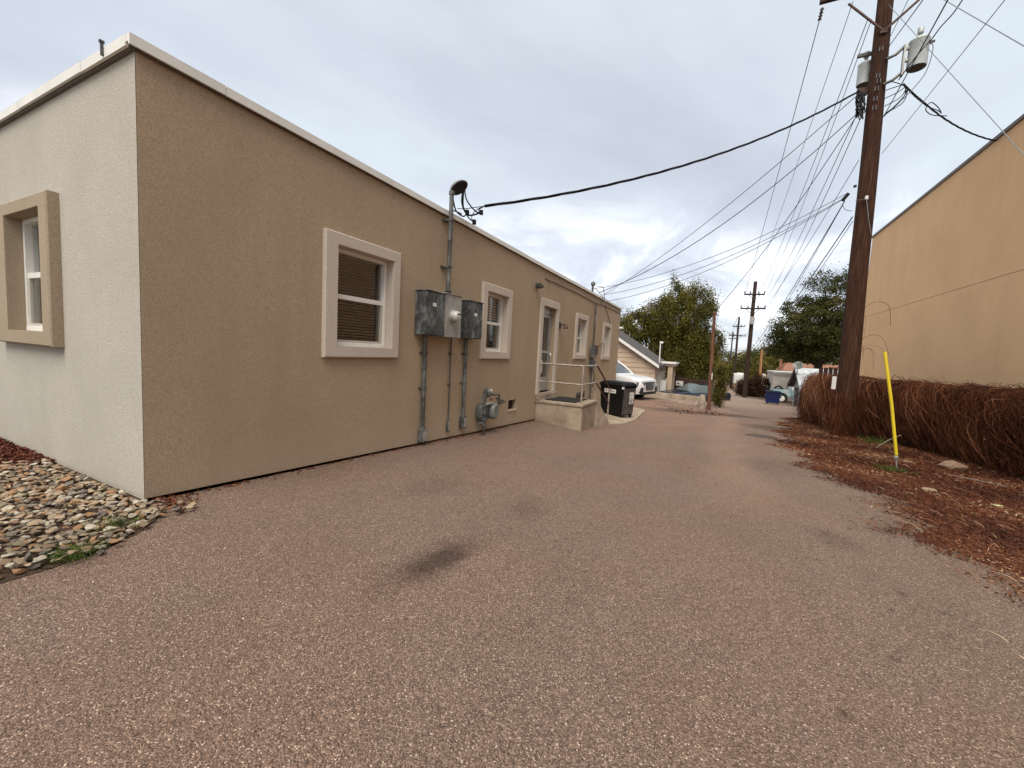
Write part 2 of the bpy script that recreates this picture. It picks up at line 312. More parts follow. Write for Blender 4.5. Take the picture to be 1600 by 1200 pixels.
def tint(name, stops, rough=.75, trans=.0):
    m = Mat(name, rough, 0, .12); m.color(m.ramp(m.attr('tint'), stops))
    if trans:
        t = m.N.new('ShaderNodeBsdfTranslucent'); mx = m.N.new('ShaderNodeMixShader'); mx.inputs[0].default_value = trans
        m.L.new(m.b.inputs['Base Color'].links[0].from_socket, t.inputs[0]); m.L.new(m.b.outputs[0], mx.inputs[1]); m.L.new(t.outputs[0], mx.inputs[2]); m.L.new(mx.outputs[0], m.N['Material Output'].inputs[0])
    return m.m
LEAF_A = tint('olive_leaves', [(0, (.034, .036, .010)), (.45, (.115, .108, .022)), (.8, (.22, .185, .038)), (1, (.36, .25, .06))], .7, .25)
LEAF_B = tint('green_leaves', [(0, (.026, .032, .010)), (.5, (.070, .074, .020)), (.85, (.14, .125, .035)), (1, (.22, .16, .045))], .7, .25)
LEAF_Y = tint('yellowing_leaves', [(0, (.06, .06, .015)), (.5, (.13, .11, .03)), (1, (.34, .22, .06))], .7, .25)
LEAF_R = tint('brown_red_leaves', [(0, (.03, .018, .012)), (.6, (.09, .045, .028)), (1, (.17, .10, .05))], .8, .15)
VINE = tint('dry_vine', [(0, (.022, .008, .004)), (.5, (.105, .034, .014)), (.85, (.23, .085, .038)), (1, (.38, .21, .12))], .8)
LITTER = tint('leaf_litter', [(0, (.018, .007, .004)), (.4, (.075, .023, .011)), (.78, (.19, .065, .027)), (.96, (.32, .15, .07)), (1, (.50, .35, .22))], .6)
GRASS = tint('grass_blades', [(0, (.02, .03, .006)), (.6, (.07, .11, .02)), (1, (.20, .22, .06))], .6, .2)
DRYG = tint('dry_grass', [(0, (.10, .07, .04)), (1, (.42, .33, .20))], .8)
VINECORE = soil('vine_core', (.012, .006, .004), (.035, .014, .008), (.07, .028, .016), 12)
# ------------------------------------------------------------------ numpy quad clouds
def quads(name, P, m, tintv, parent=None, kind='stuff', tri=False):
    """P: (n,k,3) polygons"""
    n, k = P.shape[:2]; me = bpy.data.meshes.new(name); me.vertices.add(n*k); me.vertices.foreach_set('co', P.reshape(-1).astype(np.float32))
    me.loops.add(n*k); me.loops.foreach_set('vertex_index', np.arange(n*k, dtype=np.int32)); me.polygons.add(n)
    me.polygons.foreach_set('loop_start', np.arange(0, n*k, k, dtype=np.int32)); me.polygons.foreach_set('loop_total', np.full(n, k, dtype=np.int32)); me.update(calc_edges=True)
    a = me.attributes.new('tint', 'FLOAT', 'FACE'); a.data.foreach_set('value', tintv.astype(np.float32))
    o = link(name, me, m, parent)
    if kind: o['kind'] = kind
    return o
def rdir(n):
    v = rng.normal(size=(n, 3)); return v/np.linalg.norm(v, axis=1, keepdims=True)
def leafquads(Cn, size, flat=0, asp=.55):
    n = len(Cn); a = rdir(n); a[:, 2] *= (1-flat); a /= np.linalg.norm(a, axis=1, keepdims=True); b = np.cross(a, rdir(n)); b[:, 2] *= (1-flat*.8); b /= np.linalg.norm(b, axis=1, keepdims=True)
    s = (size*rng.uniform(.6, 1.3, n))[:, None]; a = a*s; b = b*s*asp
    return np.stack([Cn-a, Cn+b, Cn+a, Cn-b], 1)
def ribbons(pts, width):
    """pts (n,k,3) strands -> quads (n*(k-1),4,3)"""
    n, k = pts.shape[:2]; d = np.diff(pts, axis=1); side = np.cross(d, rdir(n)[:, None, :]); side /= np.linalg.norm(side, axis=2, keepdims=True)+1e-9
    side = np.concatenate([side[:, :1], side], 1); wv = width[:, None, None]*np.linspace(1, .5, k)[None, :, None]*side*.5
    A = pts-wv; B = pts+wv
    return np.stack([A[:, :-1], A[:, 1:], B[:, 1:], B[:, :-1]], 2).reshape(-1, 4, 3)
GZN = np.vectorize(gz)
# ================================================================== GROUND, ROADS
def sheet(name, m, ys, left, right, nx, dz, x_of=None, kind='structure'):
    vs = []; fs = []
    for y in ys:
        a, b = left(y), right(y)
        for i in range(nx+1):
            x = a+(b-a)*i/nx; vs.append((x, y, gz(x, y)+dz))
    for j in range(len(ys)-1):
        for i in range(nx): k = j*(nx+1)+i; fs.append((k, k+1, k+nx+2, k+nx+1))
    me = bpy.data.meshes.new(name); me.from_pydata(vs, [], fs); me.update(); o = link(name, me, m, None, True); o['kind'] = kind; return o
xs = [-900, -300, -120, -60, -30, -18, -12, -9, -7] + [-5+.5*i for i in range(0, 27)] + [10, 13, 18, 30, 60, 120, 300, 900]
yy = [-200, -80, -40, -20, -10, -5] + [-3+.75*i for i in range(0, 54)] + [40, 46, 55, 70, 100, 138, 200, 346, 600, 900]
vs = [(x, y, gz(x, y)-.004) for y in yy for x in xs]; nx_ = len(xs)
me = bpy.data.meshes.new('ground'); me.from_pydata(vs, [], [(j*nx_+i, j*nx_+i+1, (j+1)*nx_+i+1, (j+1)*nx_+i) for j in range(len(yy)-1) for i in range(nx_-1)]); me.update()
link('ground', me, MS['ground'], None, True)['kind'] = 'structure'
rx = lambda y: float(np.interp(y, [-30, 0, 4, 5.7, 7.4, 9.5, 11, 15, 18.7, 20.5, 24, 27, 33], [2.6, 2.35, 2.3, 2.25, 2.0, 1.9, 2.0, 2.5, 3.2, 4.2, 5.6, 5.8, 5.6]))
lx = lambda y: float(np.interp(y, [-30, 1.0, 1.25, 1.486, 1.487, 17.72, 17.74, 25.6, 25.62, 31, 33.5], [-3.15, -3.08, -3.25, -3.5, XW+.03, XW+.03, -16, -16, .1, .2, .4]))
rys = sorted(set([-30, -20, -12, -6, -3] + [-2+.4*i for i in range(0, 89)] + [1.0, 1.25, 1.486, 1.487, 17.72, 17.74, 25.6, 25.62, 33.5]))
sheet('road', MS['asphalt'], rys, lx, rx, 24, .004)
sheet('dirt_alley', MS['dirt'], [33.0+2*i for i in range(0, 80)], lambda y: float(np.interp(y, [33, 45, 200], [.3, .3, .0])), lambda y: float(np.interp(y, [33, 38, 45, 200], [4.4, 3.0, 2.1, 1.9])), 4, .002)
sheet('verge_soil', MS['verge'], [-6+.15*i for i in range(0, 164)], lambda y: rx(y)-.30+.17*math.sin(y*2.3)+.12*math.sin(y*6.1+1)+.05*math.sin(y*17), lambda y: 5.75 if y < 17.7 else max(4.2, rx(y)), 10, .01)
sheet('gravel_bed_soil', MS['soil'], [-4+.4*i for i in range(0, 14)]+[1.46], lambda y: -12, lambda y: lx(y)+.02, 20, .008)
# ================================================================== MAIN BUILDING
B = empty('stucco_building', (0, 0, 0), label='single storey flat roofed building with long tan stucco wall and off-white stucco front end', cat='building')
def wall(name, m, T, us, z1, holes, t, botf, parent):
    mb = MB(T); U = sorted(set(us+[h[0] for h in holes]+[h[1] for h in holes])); Zl = sorted(set([z1]+[h[2] for h in holes]+[h[3] for h in holes]))
    Zall = [None]+Zl
    def zof(k, u): return botf(u) if Zall[k] is None else Zall[k]
    for d in (0, -t):
        for a, b in zip(U, U[1:]):
            for k in range(len(Zall)-1):
                zc = (zof(k, a)+zof(k+1, a))/2; uc = (a+b)/2
                lo = -9 if Zall[k] is None else Zall[k]
                if any(h[0] < uc < h[1] and h[2] <= lo+1e-6 and h[3] >= Zall[k+1]-1e-6 for h in holes): continue
                mb.poly([(a, d, zof(k, a)), (b, d, zof(k, b)), (b, d, zof(k+1, b)), (a, d, zof(k+1, a))])
    for (a, b, c, e) in holes:
        mb.poly([(a, 0, c), (b, 0, c), (b, -t, c), (a, -t, c)]); mb.poly([(a, 0, e), (b, 0, e), (b, -t, e), (a, -t, e)])
        mb.poly([(a, 0, c), (a, -t, c), (a, -t, e), (a, 0, e)]); mb.poly([(b, 0, c), (b, -t, c), (b, -t, e), (b, 0, e)])
    a, b = U[0], U[-1]
    mb.poly([(a, 0, z1), (b, 0, z1), (b, -t, z1), (a, -t, z1)])
    for u, v in zip(U, U[1:]): mb.poly([(u, 0, botf(u)), (v, 0, botf(v)), (v, -t, botf(v)), (u, -t, botf(u))])
    me = bpy.data.meshes.new(name); me.from_pydata(mb.v, [], mb.f); me.update()
    bm = bmesh.new(); bm.from_mesh(me); bmesh.ops.remove_doubles(bm, verts=bm.verts, dist=1e-4); bmesh.ops.recalc_face_normals(bm, faces=bm.faces); bm.to_mesh(me); bm.free()
    return link(name, me, m, parent)
TL = lambda u, d, z: (XW+d, u, z)            # long wall: u along +Y, d outward (+X)
TF = lambda u, d, z: (u, YC-d, z)            # front wall: u along X, d outward (-Y)
YE = 17.73; TOP = 3.27
wins = [(3.03, 4.18, 1.12, 2.48), (6.29, 7.45, 1.12, 2.488), (11.66, 12.9, 1.145, 2.508), (14.89, 16.13, 1.14, 2.508)]
opn = [(3.19, 4.06, 1.24, 2.353), (6.45, 7.29, 1.25, 2.35), (11.83, 12.72, 1.27, 2.37), (15.06, 15.95, 1.27, 2.37)]
DOOR = (9.12, 10.03, .30, 2.415); VENT = (7.57, 7.935, .045, .255)
LOWV = (12.2, 13.2, -.12, .09)
hl = [(a-.002, b+.002, c-.002, d+.002) for a, b, c, d in opn]+[DOOR, VENT, LOWV]
botL = lambda u: gz(XW, u)+.024
long_us = [YC+.25]+[2+i for i in range(0, 16)]+[YE-.25]
wall('long_wall', MS['tan'], TL, [YC+.002]+long_us+[YE], TOP, hl, .25, botL, B)
WOP = (-6.28, -5.39, 1.24, 2.34)
wall('front_wall', MS['white_st'], TF, [-14, -10, -7, XW-.002], TOP, [WOP], .25, lambda u: .01, B)
mb = MB(); mb.box((XW-.24, YC+.26, -1.5), (XW-.012, YE-.03, .0)); mb.box((-14, YC+.03, -.6), (XW-.05, YC+.2, .03))
mb.build('foundation', MS['soil'], B)
mb = MB(); mb.box((-14, YE-.25, -1.5), (XW-.26, YE-.002, TOP)); mb.build('rear_wall', MS['tan'], B)
mb = MB(); mb.box((-14, YC+.26, -1.5), (-13.8, YE-.26, TOP)); mb.build('side_wall', MS['tan'], B)
mb = MB(); mb.box((-13.7, YC+.27, 3.0), (XW-.27, YE-.27, 3.12)); mb.build('roof_deck', MS['shingle'], B)
mb = MB(); mb.box((-13.7, YC+.27, -.6), (XW-.27, YE-.27, -.1)); mb.build('floor', MS['dark'], B)
mb = MB(); mb.box((-8.5, 4.8, -.09), (XW-.9, 16.5, 2.99)); mb.build('interior_partition', MS['dark'], B)
# coping in lengths with small gaps, drip edge below
def coping(T, u0, u1, step, first=0, miter=None):
    u = u0
    k = 0
    while u < u1-.01:
        v = min(u1, u+(first if (k == 0 and first) else step)); h = random.uniform(-.003, .003)
        m_ = MB(T); m_.box((u+.003, -.12, TOP+.012+h), (v-.003, .030, TOP+.062+h)); m_.box((u+.003, .0302, TOP-.010+h), (v-.003, .05, TOP+.062+h)); m_.build('coping_piece', MS['coping'], B)
        u = v; k += 1
coping(TL, YC-.05, YE+.05, 3.0, .62)
coping(TF, -14, XW-.002-.0, 1.35)
m_ = MB(); m_.box((XW-.25, YC-.02, TOP+.001), (XW+.032, YE+.03, TOP+.010)); m_.box((XW+.002, YC-.01, TOP-.022), (XW+.016, YE, TOP+.0005)); m_.box((-14, YC-.026, TOP-.022), (XW+.0015, YC-.002, TOP+.0005)); m_.build('drip_edge', MS['soffit'], B)
def ring(mb, a, b, c, d, ia, ib, ic, id_, d0, d1, ch=.012):
    O1 = [(a, c), (b, c), (b, d), (a, d)]; I1 = [(ia, ic), (ib, ic), (ib, id_), (ia, id_)]
    O2 = [(a+ch, c+ch), (b-ch, c+ch), (b-ch, d-ch), (a+ch, d-ch)]
    for k in range(4):
        j = (k+1) % 4
        mb.poly([(*O1[k][:1], d0, O1[k][1]), (O1[j][0], d0, O1[j][1]), (O1[j][0], d1-ch, O1[j][1]), (O1[k][0], d1-ch, O1[k][1])])
        mb.poly([(O1[k][0], d1-ch, O1[k][1]), (O1[j][0], d1-ch, O1[j][1]), (O2[j][0], d1, O2[j][1]), (O2[k][0], d1, O2[k][1])])
        mb.poly([(O2[k][0], d1, O2[k][1]), (O2[j][0], d1, O2[j][1]), (I1[j][0], d1, I1[j][1]), (I1[k][0], d1, I1[k][1])])
        mb.poly([(I1[k][0], d1, I1[k][1]), (I1[j][0], d1, I1[j][1]), (I1[j][0], d0, I1[j][1]), (I1[k][0], d0, I1[k][1])])
        mb.poly([(I1[k][0], d0, I1[k][1]), (I1[j][0], d0, I1[j][1]), (O1[j][0], d0, O1[j][1]), (O1[k][0], d0, O1[k][1])])
    return mb
def window(T, outer, op, trim, proud, rec, split=.5, blind='blind', gap=.16, slat=.034, drop=0.0, reveal=True):
    a, b, c, d = outer; ia, ib, ic, id_ = op
    W = ring(MB(T), a, b, c, d, ia, ib, ic, id_, .001, proud).build('window', trim, B)
    # painted reveal lining, hides the bare wall edge
    r = MB(T); e = .004; q = rec-.001
    r.box((ia-.001, -q, ic), (ia+e, proud-.006, id_)); r.box((ib-e, -q, ic), (ib+.001, proud-.006, id_)); r.box((ia+e, -q, id_-e), (ib-e, proud-.006, id_+.001)); r.box((ia+e, -q, ic-.001), (ib-e, proud-.004, ic+e)); r.build('reveal', trim, W)
    f = .042; zm = ic+(id_-ic)*split; ia += .005; ib -= .005; ic += .005; id_ -= .005
    m = MB(T)
    m.box((ia, -rec, ic), (ia+f, -rec-.09, id_)); m.box((ib-f, -rec, ic), (ib, -rec-.09, id_)); m.box((ia+f, -rec, id_-f), (ib-f, -rec-.09, id_)); m.box((ia+f, -rec+.012, ic), (ib-f, -rec-.09, ic+f*1.1))
    m.build('frame', MS['vinyl'], W, bev=.003)
    m = MB(T); m.box((ia+f, -rec-.012, zm-.028), (ib-f, -rec-.05, zm+.026)); m.build('meeting_rail', MS['vinyl'], W, bev=.003)
    m = MB(T); g = .03
    m.box((ia+f, -rec-.016, ic+f*1.1), (ia+f+g, -rec-.05, zm-.028)); m.box((ib-f-g, -rec-.016, ic+f*1.1), (ib-f, -rec-.05, zm-.028)); m.box((ia+f+g, -rec-.016, ic+f*1.1), (ib-f-g, -rec-.05, ic+f*1.1+g)); m.build('sash', MS['brownvinyl'], W)
    for z0, z1, x0, x1, dd in ((ic+f*1.1+g, zm-.028, ia+f+g, ib-f-g, .034), (zm+.026, id_-f, ia+f, ib-f, .055)):
        m = MB(T); m.box((x0, -rec-dd, z0), (x1, -rec-dd-.005, z1)); m.build('pane', MS['glass'], W)
    if blind:
        m = MB(T); z = id_-f-.02; zb = ic+f if not drop else ic+f+(id_-ic)*drop
        while z > zb:
            m.poly([(ia+f+.01, -rec-.095, z-slat*.30), (ib-f-gap*.5, -rec-.095, z-slat*.30), (ib-f-gap*.5, -rec-.072, z+slat*.34), (ia+f+.01, -rec-.072, z+slat*.34)]); z -= slat
        m.box((ia+f, -rec-.070, id_-f-.03), (ib-f-gap*.4, -rec-.10, id_-f-.002)); m.build('blind', MS[blind], W)
    return W
w1 = window(TL, wins[0], opn[0], MS['trim'], .05, .075, .515, 'blind')
w2 = window(TL, wins[1], opn[1], MS['trim'], .05, .09, .5, 'blind2', drop=.5, slat=.05)
w3 = window(TL, wins[2], opn[2], MS['trim'], .05, .10, .48, None)
w4 = window(TL, wins[3], opn[3], MS['trim'], .05, .10, .48, None)
w5 = window(TF, (-6.75, -5.22+.0, 1.118, 2.455), WOP, MS['tantrim'], .085, .035, .5, None)
for W in (w3, w4, w5):
    pass
def curtain(T, u0, u1, z0, z1, d, m, par, n=26):
    mb = MB(T); us = [u0+(u1-u0)*i/n for i in range(n+1)]
    for i in range(n): mb.poly([(us[i], d-.02*(i % 2), z0), (us[i+1], d-.02*((i+1) % 2), z0), (us[i+1], d-.02*((i+1) % 2), z1), (us[i], d-.02*(i % 2), z1)])
    mb.build('curtain', m, par)
CURT = simple('grey_curtain', (.16, .17, .165), .9); curtain(TF, -6.22, -5.44, 1.3, 2.3, -.20, CURT, w5); curtain(TL, 11.9, 12.5, 1.3, 2.33, -.24, CURT, w3); curtain(TL, 15.1, 15.5, 1.3, 2.33, -.24, CURT, w4)
# door
D = ring(MB(TL), 8.96, 10.2, .28, 2.58, DOOR[0], DOOR[1], .301, DOOR[3], .001, .05).build('door', MS['trim'], B)
m = MB(TL); a, b, c, d = DOOR
for q in ((a+.001, -.10, c, a+.05, -.16, d-.001), (b-.05, -.10, c, b-.001, -.16, d-.001), (a+.05, -.10, d-.06, b-.05, -.16, d-.001)): m.box(q[:3], q[3:])
m.build('door_frame', MS['alum'], D)
m = MB(TL); a2, b2, d2 = a+.055, b-.055, 2.25
m.box((a+.05, -.10, 2.26), (b-.05, -.15, d-.061)); m.box((a2, -.11, c+.02), (a2+.07, -.15, d2)); m.box((b2-.07, -.11, c+.02), (b2, -.15, d2)); m.box((a2+.07, -.11, d2-.08), (b2-.07, -.15, d2)); m.box((a2+.07, -.11, c+.02), (b2-.07, -.15, c+.36)); m.box((a2+.07, -.11, 1.28), (b2-.07, -.15, 1.34))
m.build('door_leaf', MS['alum'], D)
for z0, z1 in ((c+.36, 1.28), (1.34, d2-.08)):
    m = MB(TL); m.box((a2+.07, -.125, z0), (b2-.07, -.131, z1)); m.build('pane', MS['glass'], D)
m = MB(TL); m.tube([(b2-.035, -.11, .98), (b2-.035, -.05, .98), (b2-.035, -.05, 1.28), (b2-.035, -.11, 1.28)], .011, 8); m.build('handle', MS['chrome'], D, True)
m = MB(TL); m.box((a2+.2, -.119, .78), (a2+.42, -.124, 1.1)); m.build('paper_notice', MS['label'], D)
m = MB(TL); m.box((a2+.27, -.116, .84), (a2+.34, -.1185, 1.02)); m.build('notice_print', MS['ink'], D)
m = MB(TL); m.box((a-.04, -.2, c-.018), (b+.04, .02, c+.0)); m.build('threshold', MS['alum'], D)
# vents
m = MB(TL); m.box((VENT[0]+.001, -.10, VENT[2]+.001), (VENT[1]-.001, -.13, VENT[3]-.001)); V1 = m.build('foundation_vent', MS['dark'], B)
m = MB(TL)
for k in range(7): m.box((VENT[0]+.002, -.075, VENT[2]+.01+k*.029), (VENT[1]-.002, -.095, VENT[2]+.022+k*.029))
m.build('louvre', MS['railrust'], V1)
m = MB(TL); m.box((VENT[0]-.02, .0015, VENT[2]-.025), (VENT[1]+.02, .02, VENT[2]-.002)); m.build('vent_sill', MS['trim'], V1)
m = MB(TL); m.box((LOWV[0]+.001, -.10, LOWV[2]+.001), (LOWV[1]-.001, -.13, LOWV[3]-.001)); V2 = m.build('foundation_vent', MS['white'], B)
m = MB(TL)
for k in range(6): m.box((LOWV[0]+.002, -.03, LOWV[2]+.01+k*.034), (LOWV[1]-.002, -.06, LOWV[2]+.025+k*.034))
m.build('louvre', MS['galv_l'], V2)
for u in (6.38, 7.45): MB(TL).box((u-.004, .0005, gz(XW, u)+.04), (u+.004, .003, 1.10)).build('control_joint', MS['tan'], B)
m = MB(); m.box((-4.165, YC-.066, 3.27), (-4.15, YC-.0505, 3.37)); m.box((-4.168, YC-.072, 3.355), (-4.145, YC-.045, 3.372)); m.build('edge_bracket', MS['galv_m'], B)
# ---------------- things on the wall
def thing_box(T, name, label, cat, a, b, m, bev=.004, group=None):
    o = MB(T).box(a, b).build(name, m, None, bev=bev); return tag(o, label, cat, group)
def elbox(u0, u1, z0, z1, d, label, lab):
    o = thing_box(TL, 'electrical_box', label, 'electrical box', (u0, .002, z0), (u1, d, z1), MS['galv'], group='electrical boxes on the long wall')
    m = MB(TL); m.box((u0-.012, .002, z1+.001), (u1+.012, d+.022, z1+.012)); m.build('rain_lip', MS['galv'], o)
    m = MB(TL); m.box((u0+.006, d+.001, z0+.01), (u1-.006, d+.008, z1-.005)); cv = m.build('cover', MS['galv'], o, bev=.002)
    m = MB(TL); m.box((lab[0], d+.009, lab[1]), (lab[0]+.085, d+.0105, lab[1]+.05)); lb = m.build('sticker', MS['label'], o)
    m = MB(TL); m.tube([(u1-.05, d+.01, (z0+z1)/2-.15), (u1-.05, d+.022, (z0+z1)/2-.15), (u1-.05, d+.022, (z0+z1)/2-.05), (u1-.05, d+.01, (z0+z1)/2-.05)], .006, 6); m.build('hasp', MS['galv_m'], o)
    return o
elbox(4.53, 4.955, 1.455, 2.06, .2, 'large weathered dark grey electrical cabinet, leftmost of the three, a white sticker on its door', (4.66, 1.86))
elbox(5.61, 6.02, 1.46, 2.06, .2, 'dark grey electrical cabinet right of the round meter, nearest the second window', (5.76, 1.83))
mo = thing_box(TL, 'electric_meter', 'light grey meter box with a round glass electricity meter, between the two dark cabinets', 'electric meter', (4.958, .002, 1.45), (5.39, .2, 2.085), MS['galv_l'])
m = MB(TL); m.box((4.95, .002, 2.086), (5.40, .22, 2.096)); m.build('rain_lip', MS['galv_l'], mo)
mc = Vector(TL(5.165, .2, 1.765)); m = MB(); m.lathe(mc, [(.10, 0), (.10, .02), (.092, .022), (.09, .05), (.085, .06)], (1, 0, 0), 24); m.build('meter_ring', MS['galv_l'], mo, True)
m = MB(); m.lathe(mc+Vector((.06, 0, 0)), [(.08, 0), (.08, .03), (.068, .048), (.03, .053), (.001, .053)], (1, 0, 0), 24); m.build('meter_glass', simple('meter_dome', (.55, .54, .50), .12, 0, .1, 30, spec=.8), mo, True)
m = MB(TL); m.box((5.13, .305, 1.79), (5.21, .315, 1.81)); m.box((5.12, .305, 1.74), (5.15, .315, 1.75)); m.build('meter_dial', MS['ink'], mo)
def conduit(u, d, z0, z1, r, label, fit=True, name='conduit', m_=None):
    m_ = m_ or MS['galv_m']
    o = MB(TL).tube([(u, d, z0+.1), (u, d, z1)], r, 12).build(name, m_, None, True); tag(o, label, 'conduit', 'conduits below the electrical boxes')
    if fit:
        MB(TL).box((u-r*1.7, .004, z0-.03), (u+r*1.7, d+r*1.7, z0+.16)).build('pull_fitting', MS['galv_m'], o, bev=.01)
        MB(TL).box((u-r*1.3, d+r*1.7+.001, z0-.01), (u+r*1.3, d+r*1.7+.008, z0+.14)).build('fitting_cover', MS['galv_l'], o, bev=.002)
        MB(TL).tube([(u, d, z0+.16), (u, d, z0+.19)], r*1.35, 12).build('coupling', MS['galv_m'], o, True)
    for zz_ in (z1-.25, (z0+z1)/2):
        MB(TL).box((u-r*2.2, .002, zz_-.012), (u+r*2.2, .012, zz_+.012)).box((u-r*1.15, .012, zz_-.012), (u+r*1.15, d+r+.004, zz_+.012)).build('strap', MS['galv_m'], o)
conduit(4.72, .05, -.075, 1.453, .032, 'thick grey conduit running down from the leftmost cabinet to a fitting near the ground')
conduit(5.39, .03, -.03, 1.447, .012, 'thin grey conduit below the round meter, between the two thick pipes')
conduit(5.79, .05, -.02, 1.458, .03, 'thick grey conduit under the right-hand cabinet beside the second window')
# service mast
pm = at_x(702, 456, XW+.11); MU = 5.14
SM = empty('service_mast', TL(MU, .11, 2.1), label='grey service mast rising from the meter above the roof edge, capped with a weatherhead', cat='service mast')
def P_(o, child): child.parent = o; child.matrix_parent_inverse = o.matrix_world.inverted(); return child
def partof(o, mb, name, m, **k):
    c = mb.build(name, m, None, **k); c.parent = o; c.location = -Vector(o.location) if o.rotation_euler.z == 0 else c.location; return c
partof(SM, MB(TL).tube([(MU, .11, 2.10), (MU, .11, 3.58)], .033, 14), 'pipe', MS['galv_m'], smooth=True)
partof(SM, MB(TL).tube([(MU, .11, 2.88), (MU, .11, 2.95)], .041, 14), 'coupling', MS['galv_m'], smooth=True)
partof(SM, MB(TL).tube([(MU, .11, 2.085), (MU, .11, 2.14)], .048, 14), 'hub', MS['rubber'], smooth=True)
for z in (3.18, 2.5): partof(SM, MB(TL).box((MU-.07, .002, z-.012), (MU+.07, .03, z+.012)).box((MU-.038, .03, z-.012), (MU+.038, .147, z+.012)), 'strap', MS['galv_m'])
# weatherhead: a hooded dome tipped towards +y
hc = at_x(717.5, 293.5, XW+.13); wn_ = Vector((.74, -.30, -.60)).normalized(); wa = Vector((.10, .55, .80)); wa = (wa-wn_*wa.dot(wn_)).normalized(); wb_ = wn_.cross(wa)
hd = MB(); rings = []
for k in range(7):
    t = k/6*math.pi/2; rings.append([hd.V(hc-wn_*(.115*math.sin(t))+(wa*(.15*math.cos(q))+wb_*(.098*math.sin(q)))*max(.02, math.cos(t))) for q in [2*math.pi*j_/20 for j_ in range(20)]])
for A, Bq in zip(rings, rings[1:]):
    for j_ in range(20): hd.f.append([A[j_], A[(j_+1) % 20], Bq[(j_+1) % 20], Bq[j_]])
hd.f.append(rings[-1]); hd.f.append(rings[0][::-1])
partof(SM, hd, 'weatherhead', simple('weatherhead_grey', (.27, .26, .25), .5, .2), smooth=True)
m = MB(); ea = [hc+wn_*.004+(wa*(.138*math.cos(q))+wb_*(.086*math.sin(q))) for q in [2*math.pi*j_/20 for j_ in range(20)]]; m.prism(ea, [p+wn_*.006 for p in ea]); partof(SM, m, 'wire_plate', MS['rubber'])
partof(SM, MB(TL).tube([(MU, .11, 3.55), (MU, .11, 3.6)], .043, 14), 'clamp', MS['galv_m'], smooth=True)
partof(SM, MB(TL).tube([(MU, .11, 3.33), (MU+.10, .13, 3.34), (MU+.2, .16, 3.33)], .012, 8), 'insulator_bracket', MS['galv_m'])
# service drop leads
def loop(pts, r=.009, n=7):
    P = [Vector(p) for p in pts]; o = []
    for i in range(len(P)-1):
        p0, p1, p2, p3 = P[max(i-1, 0)], P[i], P[i+1], P[min(i+2, len(P)-1)]
        for k in range(n):
            t = k/n; o.append(.5*((2*p1)+(-p0+p2)*t+(2*p0-5*p1+4*p2-p3)*t*t+(-p0+3*p1-3*p2+p3)*t**3))
    o.append(P[-1]); return o
X_ = XW+.13
pA = at_x(724, 294, X_); jn = at_x(748, 323, X_+.05); c1 = at_x(752, 332, X_+.05); c2 = at_x(741, 347, X_+.03)
DL = empty('drip_loops', hc, label='black drip loops with split bolt clamps hanging from the weatherhead', cat='cable')
for pts, rr in (([pA, at_x(722, 318, X_), at_x(732, 336, X_), c1], .014), ([at_x(726, 291, X_+.02), at_x(729, 312, X_+.02), at_x(743, 330, X_+.04), c1], .011),
                ([at_x(708, 312, X_), at_x(713, 330, X_), at_x(724, 338, X_), at_x(731, 332, X_)], .011), ([at_x(725, 294, X_), at_x(724, 322, X_), at_x(732, 340, X_), c2], .010),
                ([at_x(757, 322, X_+.06), at_x(746, 327, X_+.05), at_x(739, 334, X_+.03), at_x(737, 342, X_), c2], .007), ([at_x(757, 322, X_+.06), at_x(748, 328, X_+.05), c1], .008), ([at_x(715, 326, X_), at_x(728, 326, X_+.02), at_x(757, 322, X_+.06)], .006)):
    c = MB().tube(loop(pts), rr, 6).build('lead', MS['wire'], None, True); c.parent = DL; c.location = -Vector(DL.location)
for p in (c1, c2, at_x(730, 332, X_)):
    c = MB().cbox(p, (.06, .085, .065), Quaternion((0, 0, 1), .5).to_matrix()).build('clamp', MS['wire'], None, bev=.01); c.parent = DL; c.location = -Vector(DL.location)
# gas meter
GX = .2
G = empty('gas_meter', (XW+GX, 6.25, gz(XW+GX, 6.16)), label='grey gas meter with regulator and pipework standing against the tan wall', cat='gas meter')
def gpt(px, py, d=GX): return at_x(px, py, XW+d)
def gp(name, mb, m, **k): partof(G, mb, name, m, **k)
gb = gpt(755, 683); 
gp('riser_pipe', MB().tube([(gb.x, gb.y, gb.z-.05), gpt(757, 650), gpt(758, 612)], .022, 10), MS['galv_m'], smooth=True)
for k, (py, r_) in enumerate(((665, .034), (655, .04), (645, .035), (634, .034), (620, .036))):
    p = gpt(756.5, py); gp('pipe_fitting', MB().tube([p-Vector((0, 0, .025)), p+Vector((0, 0, .025))], r_, 10), MS['tancan'], smooth=True)
p = gpt(751, 662); gp('gas_valve', MB().tube([p+Vector((0, -.06, 0)), p+Vector((0, .05, 0))], .03, 10).cbox(p+Vector((.045, 0, .0)), (.06, .025, .05)), MS['tancan'], smooth=True)
